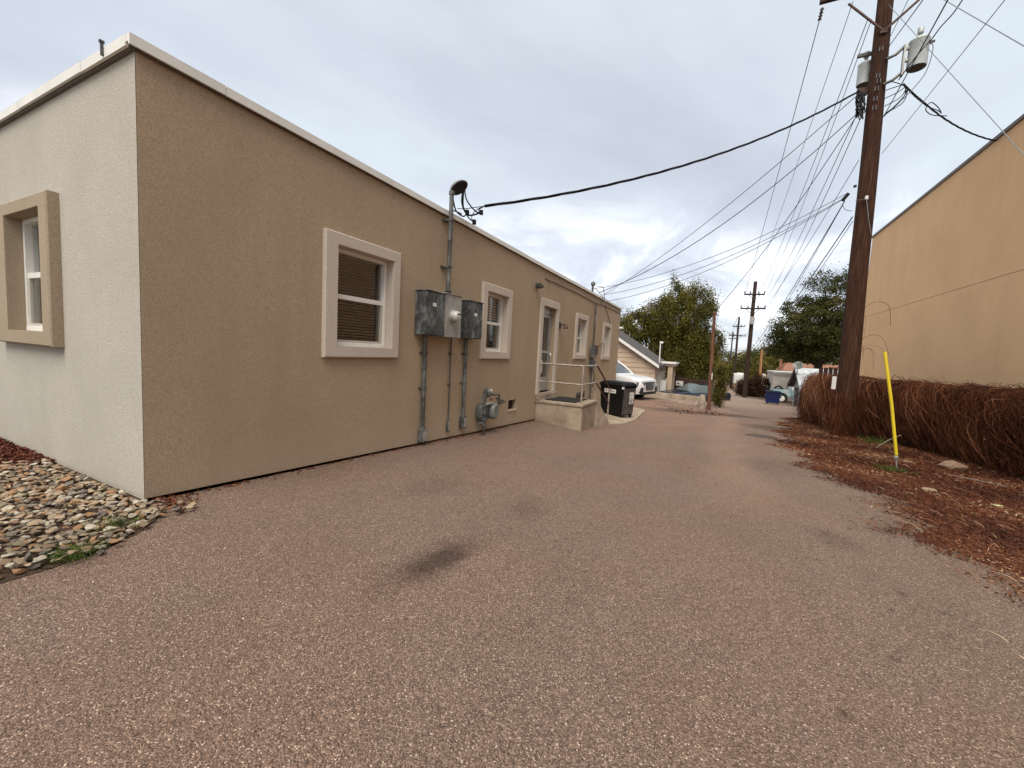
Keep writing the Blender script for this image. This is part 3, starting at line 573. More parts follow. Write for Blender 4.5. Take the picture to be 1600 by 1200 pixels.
# meter body: two bellows halves
def drum(c, sx, sy, sz, name, m_):
    mb = MB(); n = 20; R2 = []
    for xo, s_ in ((-sx/2, .86), (-sx*.36, 1), (sx*.36, 1), (sx/2, .86)):
        R2.append([mb.V((c.x+xo, c.y+s_*sy/2*abs(math.cos(t))**.7*math.copysign(1, math.cos(t)), c.z+s_*sz/2*abs(math.sin(t))**.7*math.copysign(1, math.sin(t)))) for t in [2*math.pi*j/n for j in range(n)]])
    for A, Bq in zip(R2, R2[1:]):
        for j in range(n): mb.f.append([A[j], A[(j+1) % n], Bq[(j+1) % n], Bq[j]])
    mb.f.append(R2[0][::-1]); mb.f.append(R2[-1]); gp(name, mb, m_, smooth=True)
p1 = gpt(755, 643, .10); drum(Vector((XW+.11, gpt(754, 640, .11).y, .155)), .15, .24, .33, 'meter_body', MS['tancan'])
p2_ = gpt(769, 648, .14); drum(Vector((XW+.19, gpt(769, 648, .19).y, .16)), .17, .22, .27, 'meter_body', simple('meter_front_grey', (.19, .20, .185), .55, .2, .12, 12))
gp('top_manifold', MB().tube([gpt(758, 632), gpt(766, 630), gpt(778, 634)], .03, 10), MS['galv_l'], smooth=True)
for q in (gpt(770, 633), gpt(776, 634)): gp('union_nut', MB().tube([q+Vector((0, 0, -.05)), q+Vector((0, 0, .04))], .038, 8), MS['tancan'])
pr = gpt(763, 614); gp('regulator', MB().lathe(pr-Vector((.0, .04, 0)), [(.02, -.03), (.07, -.02), (.085, 0), (.085, .015), (.07, .035), (.03, .05), (.025, .09)], (0, 1, 0), 16), MS['galv_m'], smooth=True)
gp('regulator_cap', MB().lathe(gpt(765, 612)+Vector((.03, 0, .03)), [(.03, -.06), (.035, 0), (.02, .02)], (0, 0, 1), 12), MS['galv_l'], smooth=True)
gp('outlet_pipe', MB().tube([gpt(766, 614), gpt(772, 617), gpt(780, 616), gpt(780.5, 634), gpt(776, 637)], .021, 10), MS['galv_m'], smooth=True)
gp('outlet_elbow', MB().tube([gpt(780, 628), gpt(786, 629), gpt(789, 627, .12), TL(gpt(789, 627).y, .0, .36)], .02, 10), MS['galv_m'], smooth=True)
gp('red_tag', MB().cbox(gpt(768, 624), (.03, .05, .04)), simple('faded_red', (.28, .12, .10), .6))
# wall lamps and camera
def lamp(T, u, d, z, label, cat, kind):
    o = empty('wall_lamp' if kind != 'cam' else 'security_camera', T(u, 0, z), label=label, cat=cat)
    pp = lambda mb, n, m, **k: partof(o, mb, n, m, **k)
    if kind == 'flood':
        pp(MB(T).box((u-.05, .002, z-.05), (u+.05, .03, z+.05)), 'back_plate', MS['galv_m']); pp(MB(T).tube([(u-.02, .03, z-.03), (u-.1, .09, z-.06), (u-.13, .1, z+.02)], .012, 8), 'arm', MS['galv_m'])
        m = MB(); m.lathe(Vector(T(u+.04, .10, z)), [(.02, -.08), (.045, -.05), (.06, .02), (.062, .05)], (.75, .2, .5), 14); pp(m, 'lamp_head', MS['galv_m'], smooth=True)
        m = MB(); m.lathe(Vector(T(u-.13, .12, z)), [(.02, -.05), (.04, -.02), (.05, .04)], (.7, -.6, -.3), 14); pp(m, 'lamp_head', MS['galv_m'], smooth=True)
    elif kind == 'coach':
        pp(MB(T).box((u-.05, .002, z-.08), (u+.05, .03, z+.08)), 'back_plate', MS['darktrim']); pp(MB(T).tube([(u, .03, z), (u+.0, .12, z+.03), (u+.05, .16, z+.02)], .014, 8), 'arm', MS['darktrim'])
        m = MB(); m.lathe(Vector(T(u+.05, .16, z-.03)), [(.07, -.05), (.065, 0), (.02, .05)], (0, 0, 1), 12); pp(m, 'lamp_shade', MS['railrust'], smooth=True)
    else:
        pp(MB(T).box((u-.04, .002, z-.05), (u+.04, .04, z+.05)), 'mount', MS['white']); m = MB(); m.lathe(Vector(T(u, .05, z)), [(.05, 0), (.055, .06), (.04, .12), (.02, .14)], (1, .0, -.2), 12); pp(m, 'camera_body', MS['white'], smooth=True)
lamp(TL, 8.68, .1, 2.80, 'small twin-headed floodlight high on the wall above and left of the door', 'wall light', 'flood')
lamp(TL, 10.36, .1, 2.03, 'small rusty brown lamp on the wall just right of the glass door', 'wall light', 'coach')
lamp(TL, 17.55, .1, 2.49, 'small white security camera at the far corner of the tan wall', 'security camera', 'cam')
# phone cables, second conduit
c = MB(TL).tube([(9.18, .015, 3.055), (9.5, .015, 3.04), (9.62, .015, 3.06), (11.5, .015, 3.075), (13.2, .015, 3.05), (13.5, .02, 3.04), (14.9, .015, 3.09), (17.7, .015, 3.098)], .011, 6).build('wall_cable', MS['galv_m']); tag(c, 'thin cable running along the top of the tan wall above the door', 'cable')
c = MB(TL).tube([(14.95, .02, 3.07), (15.3, .03, 2.9), (15.6, .06, 2.6), (15.75, .06, 2.52)], .010, 6).build('wall_cable', MS['wire']); tag(c, 'short dark cable dropping down onto the farthest window of the tan wall', 'cable')
c2_ = empty('second_conduit', TL(13.6, .06, gz(XW, 13.6)), label='tall thin grey conduit with small boxes, between the two farthest windows', cat='conduit')
partof(c2_, MB(TL).tube([(13.6, .06, gz(XW, 13.6)), (13.6, .06, 3.04)], .028, 10), 'pipe', MS['galv_m'], smooth=True)
partof(c2_, MB(TL).box((13.38, .01, 1.2), (13.62, .16, 1.55)), 'utility_box', MS['galv_m'], bev=.01); partof(c2_, MB(TL).box((13.66, .01, 1.3), (14.0, .12, 1.62)), 'utility_box', MS['railrust'], bev=.01); partof(c2_, MB(TL).box((13.4, .01, .82), (13.7, .13, 1.12)), 'utility_box', MS['galv'], bev=.01)
partof(c2_, MB(TL).tube([(13.85, .08, 1.5), (14.4, .06, 1.62), (14.88, .05, 1.75)], .01, 6), 'branch_wire', MS['wire']); partof(c2_, MB(TL).tube([(13.6, .1, .8), (13.72, .14, .55), (13.66, .1, .2)], .012, 6), 'branch_wire', MS['wire'])
rm = empty('roof_mast', TL(13.6, -.1, 3.2), label='short service mast with spiky brackets standing on the far roof edge', cat='service mast')
partof(rm, MB(TL).tube([(13.6, -.1, 3.12), (13.6, -.1, 3.66)], .035, 10), 'pipe', MS['galv_m'], smooth=True); m = MB(); m.lathe(Vector(TL(13.62, -.1, 3.66)), [(.05, -.06), (.08, 0), (.06, .06), (.02, .09)], (0, .4, 1), 12); partof(rm, m, 'weatherhead', MS['galv_m'], smooth=True)
m = MB(TL)
for a_, b_ in (((13.7, -.05, 3.55), (14.5, .1, 3.28)), ((14.5, .1, 3.28), (14.2, .1, 3.66)), ((14.2, .1, 3.66), (13.7, 0, 3.58)), ((14.5, .1, 3.28), (14.55, .1, 3.1))): m.tube([a_, b_], .012, 6)
partof(rm, m, 'stay_wire', MS['galv_l'])
# ================================================================== STOOP
LZ = .155
xs_ = -2.65; yl0, yl1 = 9.0, 10.2
ST = empty('concrete_stoop', (-3.2, 9.6, gz(-3.2, 9.6)), label='weathered concrete stoop with steps and pipe railing below the glass door', cat='stoop')
so_ = lambda mb, n, m, **k: partof(ST, mb, n, m, **k)
so_(MB().box((XW+.003, yl0, -.8), (xs_, yl1, LZ-.07)), 'landing', MS['concrete'], bev=.02)
so_(MB().box((XW+.003, yl0-.02, LZ-.068), (xs_+.02, yl1, LZ)), 'landing_slab', MS['concrete'], bev=.012)
m = MB(); m.box((XW+.004, 8.97, LZ+.001), (XW+.12, 10.2, .278)); so_(m, 'door_step', MS['concrete'], bev=.01)
nst = 4; sh = (LZ-gz(-2.5, 10.8))/(nst+0)
for k in range(3):
    z1 = LZ-sh*(k+1); so_(MB().box((XW+.2, yl1+.002+k*.21, -.9), (-2.78, yl1+(k+1)*.21, z1)), 'step', MS['concrete'], bev=.01)
# sloping cheek wall outside the steps
m = MB(); zc = gz(-2.5, 10.9)
m.prism([(-2.775, yl1+.003, -.9), (-2.775, 10.95, -.9), (-2.775, 10.95, zc+.06), (-2.775, yl1+.25, LZ-.13), (-2.775, yl1+.003, LZ-.02)], [(-2.6, yl1+.003, -.9), (-2.42, 10.95, -.9), (-2.45, 10.95, zc+.04), (-2.58, yl1+.25, LZ-.17), (-2.63, yl1+.003, LZ-.03)]); so_(m, 'cheek_wall', MS['concrete'], bev=.012)
so_(MB().box((-3.62, 9.12, LZ+.001), (-2.86, 10.12, LZ+.016)), 'door_mat', MS['mat'])
rr = .022; zt, zm_ = 1.03, .60; fx = -2.70; fy = 9.06; ry1 = 10.25; yend = 11.25; ztop2 = .24
so_(MB().tube([(XW+.02, fy, zt), (fx, fy, zt)], rr, 10), 'top_rail', MS['rail'], smooth=True); so_(MB().tube([(fx, fy, zt), (fx, ry1, zt)], rr, 10), 'top_rail', MS['rail'], smooth=True)
so_(MB().tube([(XW+.02, fy, zm_), (fx, fy, zm_)], rr*.9, 10), 'mid_rail', MS['rail'], smooth=True); so_(MB().tube([(fx, fy, zm_), (fx, ry1, zm_)], rr*.9, 10), 'mid_rail', MS['rail'], smooth=True)
for yy_, zb_, zt_ in ((fy, LZ, zt), (ry1-.02, LZ, zm_+.0), (yend, zc+.02, .42)): so_(MB().tube([(fx+(.0 if yy_ < 11 else .12), yy_, zb_), (fx+(.0 if yy_ < 11 else .12), yy_, zt_)], rr, 10), 'post', MS['rail'], smooth=True)
so_(MB().tube([(fx, ry1, zt), (fx+.12, yend, .42)], rr, 10), 'hand_rail', MS['railrust'], smooth=True); so_(MB().tube([(fx, ry1, zm_), (fx+.12, yend, .0)], rr*.9, 10), 'hand_rail', MS['railrust'], smooth=True)
# concrete pad
m = MB(); pv = [(XW+.03, 10.96), (-2.38, 10.96), (-2.15, 11.5), (-2.1, 13), (-2.3, 16.4), (XW+.03, 16.9)]
m.prism([(x, y, gz(x, y)-.2) for x, y in pv], [(x, y, gz(x, y)+.03) for x, y in pv]); o = m.build('concrete_pad', MS['concrete'], bev=.01); o['kind'] = 'structure'
# ================================================================== WHEELED BIN
bx, by = -2.47, 12.55; BZ = gz(bx, by)+.03
BN = empty('wheeled_bin', (bx, by, BZ), math.radians(-29), label='large black wheeled rubbish cart with white labels, beside the stoop railing', cat='bin')
def bp(mb, n, m, **k): return mb.build(n, m, BN, **k)
Wd, Dp, Ht = .94, .64, 1.06      # local: front -y face wide, corner at origin, extends -x and +y
def taper(x0, x1, y0, y1, z0, z1, t): return [(x0+t, y0+t, z0), (x1-t, y0+t, z0), (x1-t, y1-t, z0), (x0+t, y1-t, z0)], [(x0, y0, z1), (x1, y0, z1), (x1, y1, z1), (x0, y1, z1)]
m = MB(); m.prism(*taper(-Wd, 0, 0, Dp, .07, Ht-.1, .05)); bd = bp(m, 'body', MS['black'], bev=.03)
m = MB(); m.box((-Wd-.02, -.02, Ht-.11), (.02, Dp+.02, Ht-.06)); bp(m, 'rim', MS['black'], bev=.012)
m = MB(); m.prism([(-Wd-.035, -.035, Ht-.055), (.035, -.035, Ht-.055), (.035, Dp+.03, Ht-.055), (-Wd-.035, Dp+.03, Ht-.055)], [(-Wd+.06, .05, Ht+.035), (-.08, .05, Ht+.035), (-.08, Dp-.05, Ht+.045), (-Wd+.06, Dp-.05, Ht+.045)]); ld = bp(m, 'lid', MS['black'], bev=.012)
m = MB(); m.tube([(.0, .1, Ht+.0), (.08, .15, Ht+.0), (.08, Dp-.15, Ht+.0), (.0, Dp-.1, Ht+.0)], .015, 8); bp(m, 'handle', MS['black'])
# side panel with moulded ribs
m = MB(); m.prism([(-.043, .09, .12), (-.034, .09, .12), (-.034, Dp-.09, .12), (-.043, Dp-.09, .12)], [(-.0, .05, Ht-.14), (.008, .05, Ht-.14), (.008, Dp-.05, Ht-.14), (-.0, Dp-.05, Ht-.14)]); bp(m, 'side_panel', MS['greypl'])
for y_ in (.07, Dp-.12, .3): m = MB(); m.prism([(-.045, y_, .11), (-.025, y_, .11), (-.025, y_+.04, .11), (-.045, y_+.04, .11)], [(-.0, y_, Ht-.13), (.018, y_, Ht-.13), (.018, y_+.04, Ht-.13), (-.0, y_+.04, Ht-.13)]); bp(m, 'rib', MS['greypl'])
sl = lambda z: -.0427+.0427*(z-.07)/(Ht-.17)
m = MB(); yf = lambda z: .05*(1-(z-.07)/(Ht-.17))-.004
m.poly([(-Wd+.2, yf(.74), .74), (-.27, yf(.74), .74), (-.27, yf(.86), .86), (-Wd+.2, yf(.86), .86)]); lb = bp(m, 'label', MS['label'])
m = MB()
for k in range(13):
    if k in (3, 4): continue
    x_ = -Wd+.23+k*.03; hh = random.choice((.022, .03, .042)); m.poly([(x_, yf(.8)-.0035, .785), (x_+.021, yf(.8)-.0035, .785), (x_+.021, yf(.8)-.004, .785+hh), (x_, yf(.8)-.004, .785+hh)])
m.build('label_print', MS['ink'], lb)
for z0, z1 in ((.58, .8), (.44, .55)):
    m = MB(); m.box((.024 if z0 > .5 else .018, .30, z0), (.027 if z0 > .5 else .021, .5, z1)); lb = bp(m, 'sticker', MS['label']); m = MB()
    for q in range(4): m.box((.0275 if z0 > .5 else .0215, .32, z0+.02+q*(z1-z0-.03)/4), (.0285 if z0 > .5 else .0225, .48-.04*(q % 2), z0+.02+q*(z1-z0-.03)/4+.012))
    m.build('sticker_print', MS['ink'], lb)
m = MB(); m.box((-.01, -.03, Ht-.16), (.03, .03, Ht-.09)); bp(m, 'corner_cap', MS['label'])
for x_, y_ in ((-.1, .1), (-.1, Dp-.1), (-Wd+.1, .1), (-Wd+.1, Dp-.1)):
    m = MB(); m.lathe((x_-.03, y_, .05), [(.05, 0), (.05, .05)], (1, 0, 0), 16); bp(m, 'caster', MS['rubber'], smooth=True)
# ================================================================== CARS
def loft(sts, closed=True):
    """sts: list of (x, [(y,z)...half section from sill to centre top])"""
    mb = MB(); rings = []
    for x, sec in sts:
        full = [(y, z) for y, z in sec]+[(-y, z) for y, z in sec[::-1] if y > 1e-6]
        rings.append([mb.V((x+(0 if not isinstance(x, tuple) else 0), y, z)) for y, z in full])
    return mb, rings
def car(loc, rz, label, cat, paint, st, wheels, wr, glassm, name='parked_car', extra=None):
    o = empty(name, loc, rz, label=label, cat=cat)
    # st rows: x, halfwidth, z_sill, z_belt, z_top, halfwidth_top
    body = MB(); gl = MB(); rows = []
    for (x, hw, zs_, zb, ztp, ht) in st:
        sec = [(hw*.94, zs_), (hw, zs_+(zb-zs_)*.35), (hw, zb-.1), (hw*.96, zb), ((hw*.96+ht)/2+.02, (zb+ztp)/2+.01), (ht, ztp-.04 if ztp-zb > .2 else ztp-.01), (ht*.6, ztp), (0, ztp+.005)]
        rows.append((x, sec))
    full = [[(x, y, z) for y, z in sec]+[(x, -y, z) for y, z in sec[::-1][1:]] for x, sec in rows]
    n = len(full[0]); ids = [[body.V(p) for p in r] for r in full]
    for i in range(len(full)-1):
        hi = min(st[i][4]-st[i][3], st[i+1][4]-st[i+1][3]); hx = max(st[i][4]-st[i][3], st[i+1][4]-st[i+1][3])
        for j in range(n-1):
            q = [full[i][j], full[i][j+1], full[i+1][j+1], full[i+1][j]]
            side = j in (3, 4, n-6, n-5)
            top = 5 <= j <= n-7
            if (side and hi > .25) or ((top or side) and hi < .12 and hx > .3): gl.poly([Vector(p) for p in q]); 
            else: body.f.append([ids[i][j], ids[i][j+1], ids[i+1][j+1], ids[i+1][j]])
    body.f.append(ids[0]); body.f.append(ids[-1][::-1])
    bo = body.build('body', paint, o, smooth=True); bo.data.set_sharp_from_angle(angle=math.radians(35))
    gl.build('windows', glassm, o)
    m = MB(); zs0 = st[0][2]
    m.box((st[0][0]+.15, -st[2][1]*.9, zs0-.08), (st[-1][0]-.15, st[2][1]*.9, zs0+.05)); m.build('underbody', MS['darktrim'], o)
    for wx in wheels:
        for s_ in (1, -1):
            hw = st[len(st)//2][1]
            m = MB(); m.lathe((wx, s_*(hw-.005), wr), [(wr*1.17, -.012), (wr*1.17, .006)], (0, s_, 0), 26); m.build('wheel_arch', MS['darktrim'], o, smooth=True)
            m = MB(); m.lathe((wx, s_*(hw-.2), wr), [(wr*.9, 0), (wr, .03), (wr, .19), (wr*.93, .222)], (0, s_, 0), 26); wo = m.build('wheel', MS['rubber'], o, smooth=True)
            m = MB(); m.lathe((wx, s_*(hw+.0225), wr), [(wr*.66, 0), (wr*.64, .006), (wr*.2, .009), (.02, .012)], (0, s_, 0), 20); m.build('rim', MS['alum'], wo, smooth=True)
    return o
suvst = [(-2.45, .80, .42, .95, 1.05, .72), (-2.35, .92, .34, 1.08, 1.2, .74), (-2.2, .96, .32, 1.12, 1.62, .70), (-1.6, .98, .30, 1.10, 1.76, .70), (-.4, .99, .29, 1.08, 1.78, .70), (.45, .99, .29, 1.07, 1.68, .68), (1.18, .98, .29, 1.04, 1.14, .76), (1.3, .98, .29, 1.03, 1.11, .82), (1.9, .97, .29, 1.0, 1.06, .84), (2.25, .94, .30, .95, 1.0, .80), (2.40, .88, .32, .86, .91, .74), (2.46, .84, .40, .70, .74, .66)]
SV = car((-4.98, 19.75, gz(-3.2, 19.3)-.02), math.radians(-15), 'white SUV parked nose-out behind the far end of the tan building', 'SUV', MS['suv'], suvst, (1.5, -1.45), .37, MS['carglass'], 'parked_suv')
def sp_(mb, n, m, **k): return mb.build(n, m, SV, **k)
sp_(MB().prism([(2.44, -.34, .50), (2.44, .34, .50), (2.40, .42, .84), (2.40, -.42, .84)], [(2.50, -.34, .50), (2.50, .34, .50), (2.47, .42, .84), (2.47, -.42, .84)]), 'grille', MS['darktrim'])
for k in range(5): sp_(MB().box((2.50, -.34, .55+k*.055), (2.512, .34, .565+k*.055)), 'grille_bar', MS['chrome'])
for s_ in (1, -1):
    sp_(MB().prism([(2.25, s_*.86, .70), (2.42, s_*.52, .70), (2.42, s_*.52, .84), (2.18, s_*.88, .84)], [(2.33, s_*.955, .72), (2.50, s_*.52, .70), (2.48, s_*.52, .84), (2.26, s_*.965, .85)]), 'headlight', MS['carglass'])
    sp_(MB().prism([(2.33, s_*.93, .80), (2.495, s_*.54, .79), (2.49, s_*.54, .83), (2.31, s_*.94, .84)], [(2.345, s_*.945, .80), (2.51, s_*.54, .79), (2.505, s_*.54, .83), (2.325, s_*.955, .84)]), 'daylight_strip', MS['lens'])
    sp_(MB().box((2.36, s_*.64, .36), (2.485, s_*.86, .60)), 'fog_lamp_bezel', MS['darktrim'], bev=.02)
    mm = MB(); mm.cbox((.85, s_*1.09, 1.15), (.14, .2, .15)); sp_(mm, 'wing_mirror', MS['suv'], bev=.03)
    sp_(MB().box((.80, s_*.95, 1.08), (.92, s_*1.0, 1.12)), 'mirror_stalk', MS['darktrim'])
    sp_(MB().box((-2.3, s_*.985, .30), (2.2, s_*1.0, .36)), 'sill_trim', MS['darktrim'])
for s_ in (1, -1): sp_(MB().tube([(1.26, s_*.88, 1.05), (.86, s_*.80, 1.40), (.46, s_*.70, 1.67), (.1, s_*.70, 1.73)], .045, 8), 'windscreen_pillar', MS['suv'], smooth=True)
sp_(MB().tube([(.46, -.68, 1.69), (.44, 0, 1.72), (.46, .68, 1.69)], .04, 8), 'roof_header', MS['suv'], smooth=True)
sp_(MB().box((2.2, -.8, .27), (2.46, .8, .36)), 'bumper_lip', MS['darktrim'], bev=.02)
# navy car behind the low wall
sed = [(-2.2, .8, .35, .85, .92, .66), (-2.05, .86, .3, .9, .97, .7), (-1.3, .88, .28, .9, 1.0, .7), (-.8, .88, .28, .9, 1.36, .58), (.2, .88, .28, .9, 1.42, .58), (.95, .88, .28, .88, .98, .66), (1.6, .87, .28, .84, .9, .7), (2.1, .82, .3, .76, .8, .62), (2.25, .7, .38, .62, .64, .5)]
car((-1.15, 29.6, gz(-1, 29)+.02), math.radians(180+42), 'dark navy car behind the low concrete wall, only its windscreen and bonnet showing', 'car', MS['navy'], sed, (1.35, -1.35), .33, MS['carglass2'])
# ================================================================== LEFT BACKGROUND: garage, fence, low wall
GY = 27.0
gw = empty('tan_garage', (-6.5, 29, gz(-6.5, 29)), label='tan sided garage with a white rake board and grey shingle roof, behind the white SUV', cat='garage')
g_ = lambda mb, n, m, **k: partof(gw, mb, n, m, **k)
xR = -3.42; xA = -7.2; zE = .83; slope = (2.312-.687)/(5.847-3.26)
ridge = zE+(xR-xA)*slope; xL2 = xA-(xR-xA)
g_(MB().prism([(xL2, GY, -1.6), (xR, GY, -1.6), (xR, GY, zE), (xA, GY, ridge), (xL2, GY, zE)], [(xL2, GY+6, -1.6), (xR, GY+6, -1.6), (xR, GY+6, zE), (xA, GY+6, ridge), (xL2, GY+6, zE)]), 'wall', MS['siding'])
nb = 13
for k in range(nb):
    z0 = -1.45+k*.30; z1 = z0+.292; xr = xR if z1 < zE else xR-(z1-zE)/slope
    m = MB(); m.prism([(xL2, GY-.004, z0), (xr, GY-.004, z0), (xr, GY-.004, z1), (xL2, GY-.004, z1)], [(xL2, GY-.036, z0), (xr, GY-.036, z0), (xr, GY-.012, z1), (xL2, GY-.012, z1)]); g_(m, 'siding_board', MS['siding'])
def rake(x0, z0, x1, z1, y0, y1, th, name, mm): g_(MB().prism([(x0, y0, z0), (x1, y0, z1), (x1, y0, z1+th), (x0, y0, z0+th)], [(x0, y1, z0), (x1, y1, z1), (x1, y1, z1+th), (x0, y1, z0+th)]), name, mm)
rake(xA, ridge, xR+.25, zE-.25*slope, GY-.32, GY-.29, .20, 'rake_board', MS['white']); rake(xA, ridge+.08, xR+.32, zE-.32*slope+.08, GY-.285, GY+6.2, .16, 'roof', MS['shingle'])
rake(xA, ridge+.08, xL2-.3, zE-.3*slope+.08, GY-.285, GY+6.2, .16, 'roof', MS['shingle'])
g_(MB().box((xR+.001, GY+.1, -1.5), (xR+.03, GY+.9, .55)), 'corner_trim', MS['siding']); g_(MB().box((xR+.001, GY+1.1, -1.4), (xR+.04, GY+1.9, .45)), 'side_door', MS['brownvinyl']); g_(MB().box((xR+.001, GY+2.2, -1.4), (xR+.05, GY+4.9, .4)), 'garage_door', MS['white'])
for k in range(4): g_(MB().box((xR+.051, GY+2.3, -1.25+k*.41), (xR+.06, GY+4.8, -.88+k*.41)), 'door_panel', MS['cream'])
rv = empty('vent_mast', (-3.55, 28.2, 1.0), label='thin white service mast on the garage roof slope', cat='mast'); rv_ = at_y(1030, 568, 28.2); rt = at_y(1032, 536, 28.2)
partof(rv, MB().tube([rv_-Vector((0, 0, .1)), rt], .04, 8), 'pipe', MS['white'], smooth=True); partof(rv, MB().cbox(rt+Vector((.06, 0, .03)), (.22, .12, .14)), 'weatherhead', MS['white'], bev=.03); partof(rv, MB().tube([rt-Vector((-.02, 0, .3)), rt-Vector((-.16, 0, .32))], .03, 6), 'insulator', MS['porcelain'])
cn = empty('flat_canopy', (-2.9, 30, gz(-2.9, 30)), label='small flat white canopy on tan posts beside the tan garage', cat='canopy')
partof(cn, MB().box((-3.4, 29.2, .95), (-2.42, 32.0, 1.09)), 'roof', MS['white'], bev=.01); partof(cn, MB().box((-3.38, 29.3, .80), (-2.5, 31.9, .948)), 'beam', MS['siding'])
partof(cn, MB().box((-2.9, 29.35, -1.4), (-2.60, 29.6, .798)), 'post', MS['siding']); partof(cn, MB().box((-2.86, 31.5, -1.4), (-2.62, 31.7, .798)), 'post', MS['siding'])
gt = empty('white_gate', (-3.0, 29.3, -1.2), label='white panelled gate standing open under the flat canopy', cat='gate'); partof(gt, MB().box((-3.28, 29.15, -1.3), (-2.96, 29.19, -.15)), 'panel', MS['white']); partof(gt, MB().box((-2.955, 29.12, -1.3), (-2.91, 29.2, .0)), 'post', MS['cream'])
# brown fence with sign
fb = empty('brown_fence', (-1.2, 32, gz(-1, 32)), label='dark brown board fence behind the navy car, left of the alley', cat='fence')
x = -3.2; m = MB()
while x < -.2: m.box((x, 31.98+random.uniform(0, .008), gz(x, 32)-.1), (x+.135, 32.0, .03+random.uniform(-.02, .02)-.10*(x > -1.9))); x += .142
partof(fb, m, 'board_run', MS['fence'], kind='stuff'); partof(fb, MB().box((-3.2, 32.01, -.35), (-.2, 32.06, -.25)).box((-3.2, 32.01, -1.0), (-.2, 32.06, -.9)), 'rail', MS['fence'])
for x in (-3.0, -1.4, -.25): partof(fb, MB().box((x, 32.07, -1.6), (x+.1, 32.17, .02)), 'post', MS['fence'])
sg = MB().box((-2.52, 31.93, -.60), (-2.05, 31.945, -.26)).build('fence_sign', MS['label']); tag(sg, 'small white sign with a black mark on the dark brown fence', 'sign')
MB().prism([(-2.44, 31.925, -.48), (-2.16, 31.925, -.48), (-2.30, 31.925, -.46), (-2.38, 31.925, -.32)], [(-2.44, 31.929, -.48), (-2.16, 31.929, -.48), (-2.30, 31.929, -.46), (-2.38, 31.929, -.32)]).box((-2.16, 31.924, -.36), (-2.1, 31.928, -.32)).box((-2.47, 31.924, -.51), (-2.13, 31.929, -.485)).build('sign_mark', MS['ink'], sg)
# low retaining wall and kerb lines
lw = MB(); lw.prism([(-7.5, 26.2, -1.7), (-.75, 26.2, -1.7), (-.75, 26.45, -1.7), (-7.5, 26.45, -1.7)], [(-7.5, 26.2, -.70), (-.75, 26.2, -.82), (-.75, 26.45, -.82), (-7.5, 26.45, -.70)]); o = lw.build('low_wall', MS['concrete'], bev=.015); tag(o, 'low pale concrete retaining wall between the parking area and the navy car', 'wall')
k1 = MB()
for i in range(9):
    x0 = -3.1+i*.32; k1.box((x0, 20.2+.10*i, gz(x0, 20.2)-.05), (x0+.318, 20.35+.10*i, gz(x0+.16, 20.3)+.05))
tag(k1.build('concrete_edging', MS['concrete']), 'thin pale concrete edging strip across the parking area near the reddish pole', 'kerb')
# debris by the small pole: three pale stub posts
for i, (px, py0, py1, r_, lbl, ln) in enumerate(((1088, 631, 620, .07, 'short leaning pale stub post left of the reddish pole', -.05), (1097, 640, 617, .13, 'thick pale peeling wooden stump just left of the reddish pole', .02))):
    b_ = at_y(px, py0, 19.6 if i else 20.6); t_ = at_y(px+(4 if not i else 1), py1, 19.6 if i else 20.6); zg = gz(b_.x, b_.y); b_.z = zg-.05
    pts = [b_.lerp(t_, q/5)+Vector((random.uniform(-.02, .02), 0, 0)) for q in range(6)]
    tag(MB().tube(pts, [r_*random.uniform(.8, 1.1) for _ in pts], 9).build('stub_post', simple('pale_peeling_wood', (.48, .40, .32), .9, 0, .3, 5, .01), None, True), lbl, 'post')
# ================================================================== POLES
def cross_arm(o, x0, x1, y, z, m_, hh=.11, ins=(), imat='porcelain'):
    par = lambda mb, n, mm, **k: partof(o, mb, n, mm, **k)
    par(MB().box((x0, y-.16, z-hh/2), (x1, y-.05, z+hh/2)), 'crossarm', m_)
    for x in ins:
        mb = MB(); mb.lathe((x, y-.1, z+hh/2), [(.015, 0), (.015, .05), (.05, .06), (.055, .09), (.03, .10), (.05, .12), (.045, .16), (.02, .18)], (0, 0, 1), 10); par(mb, 'insulator', MS[imat], smooth=True)
def pole_tube(b, t, r0, r1, n=10, k=16):
    pts = [Vector(b).lerp(Vector(t), i/k)+Vector((math.sin(i*.9)*.006, math.cos(i*1.3)*.006, 0)) for i in range(k+1)]
    return MB().tube(pts, [r0+(r1-r0)*i/k for i in range(k+1)], 20)
P1B = Vector((3.19, 13.78, gz(3.19, 13.78)-.1)); P1T = Vector((2.99, 13.78, 12.2))
P1 = empty('utility_pole', (P1B.x, P1B.y, gz(3.19, 13.78)), label='tall thick creosoted utility pole with transformers, nearest the camera by the vine hedge', cat='utility pole', group='utility poles along the alley')
p1 = lambda mb, n, m, **k: partof(P1, mb, n, m, **k)
p1(pole_tube(P1B, P1T, .235, .15), 'pole', MS['pole'], smooth=True)
AZ = 10.80
cross_arm(P1, 1.62, 4.36, 13.72, AZ, MS['pole2'], .13, ins=(2.3, 3.7, 4.25))
p1(MB().tube([at_y(1326, 6, 13.58), at_y(1379, 47, 13.58)], .03, 6), 'brace', MS['railrust']); p1(MB().tube([at_y(1440, -4, 13.58), at_y(1383, 47, 13.58)], .03, 6), 'brace', MS['railrust'])
p1(MB().cbox(at_y(1381, 48, 13.58), (.14, .03, .1)), 'brace_plate', MS['railrust'])
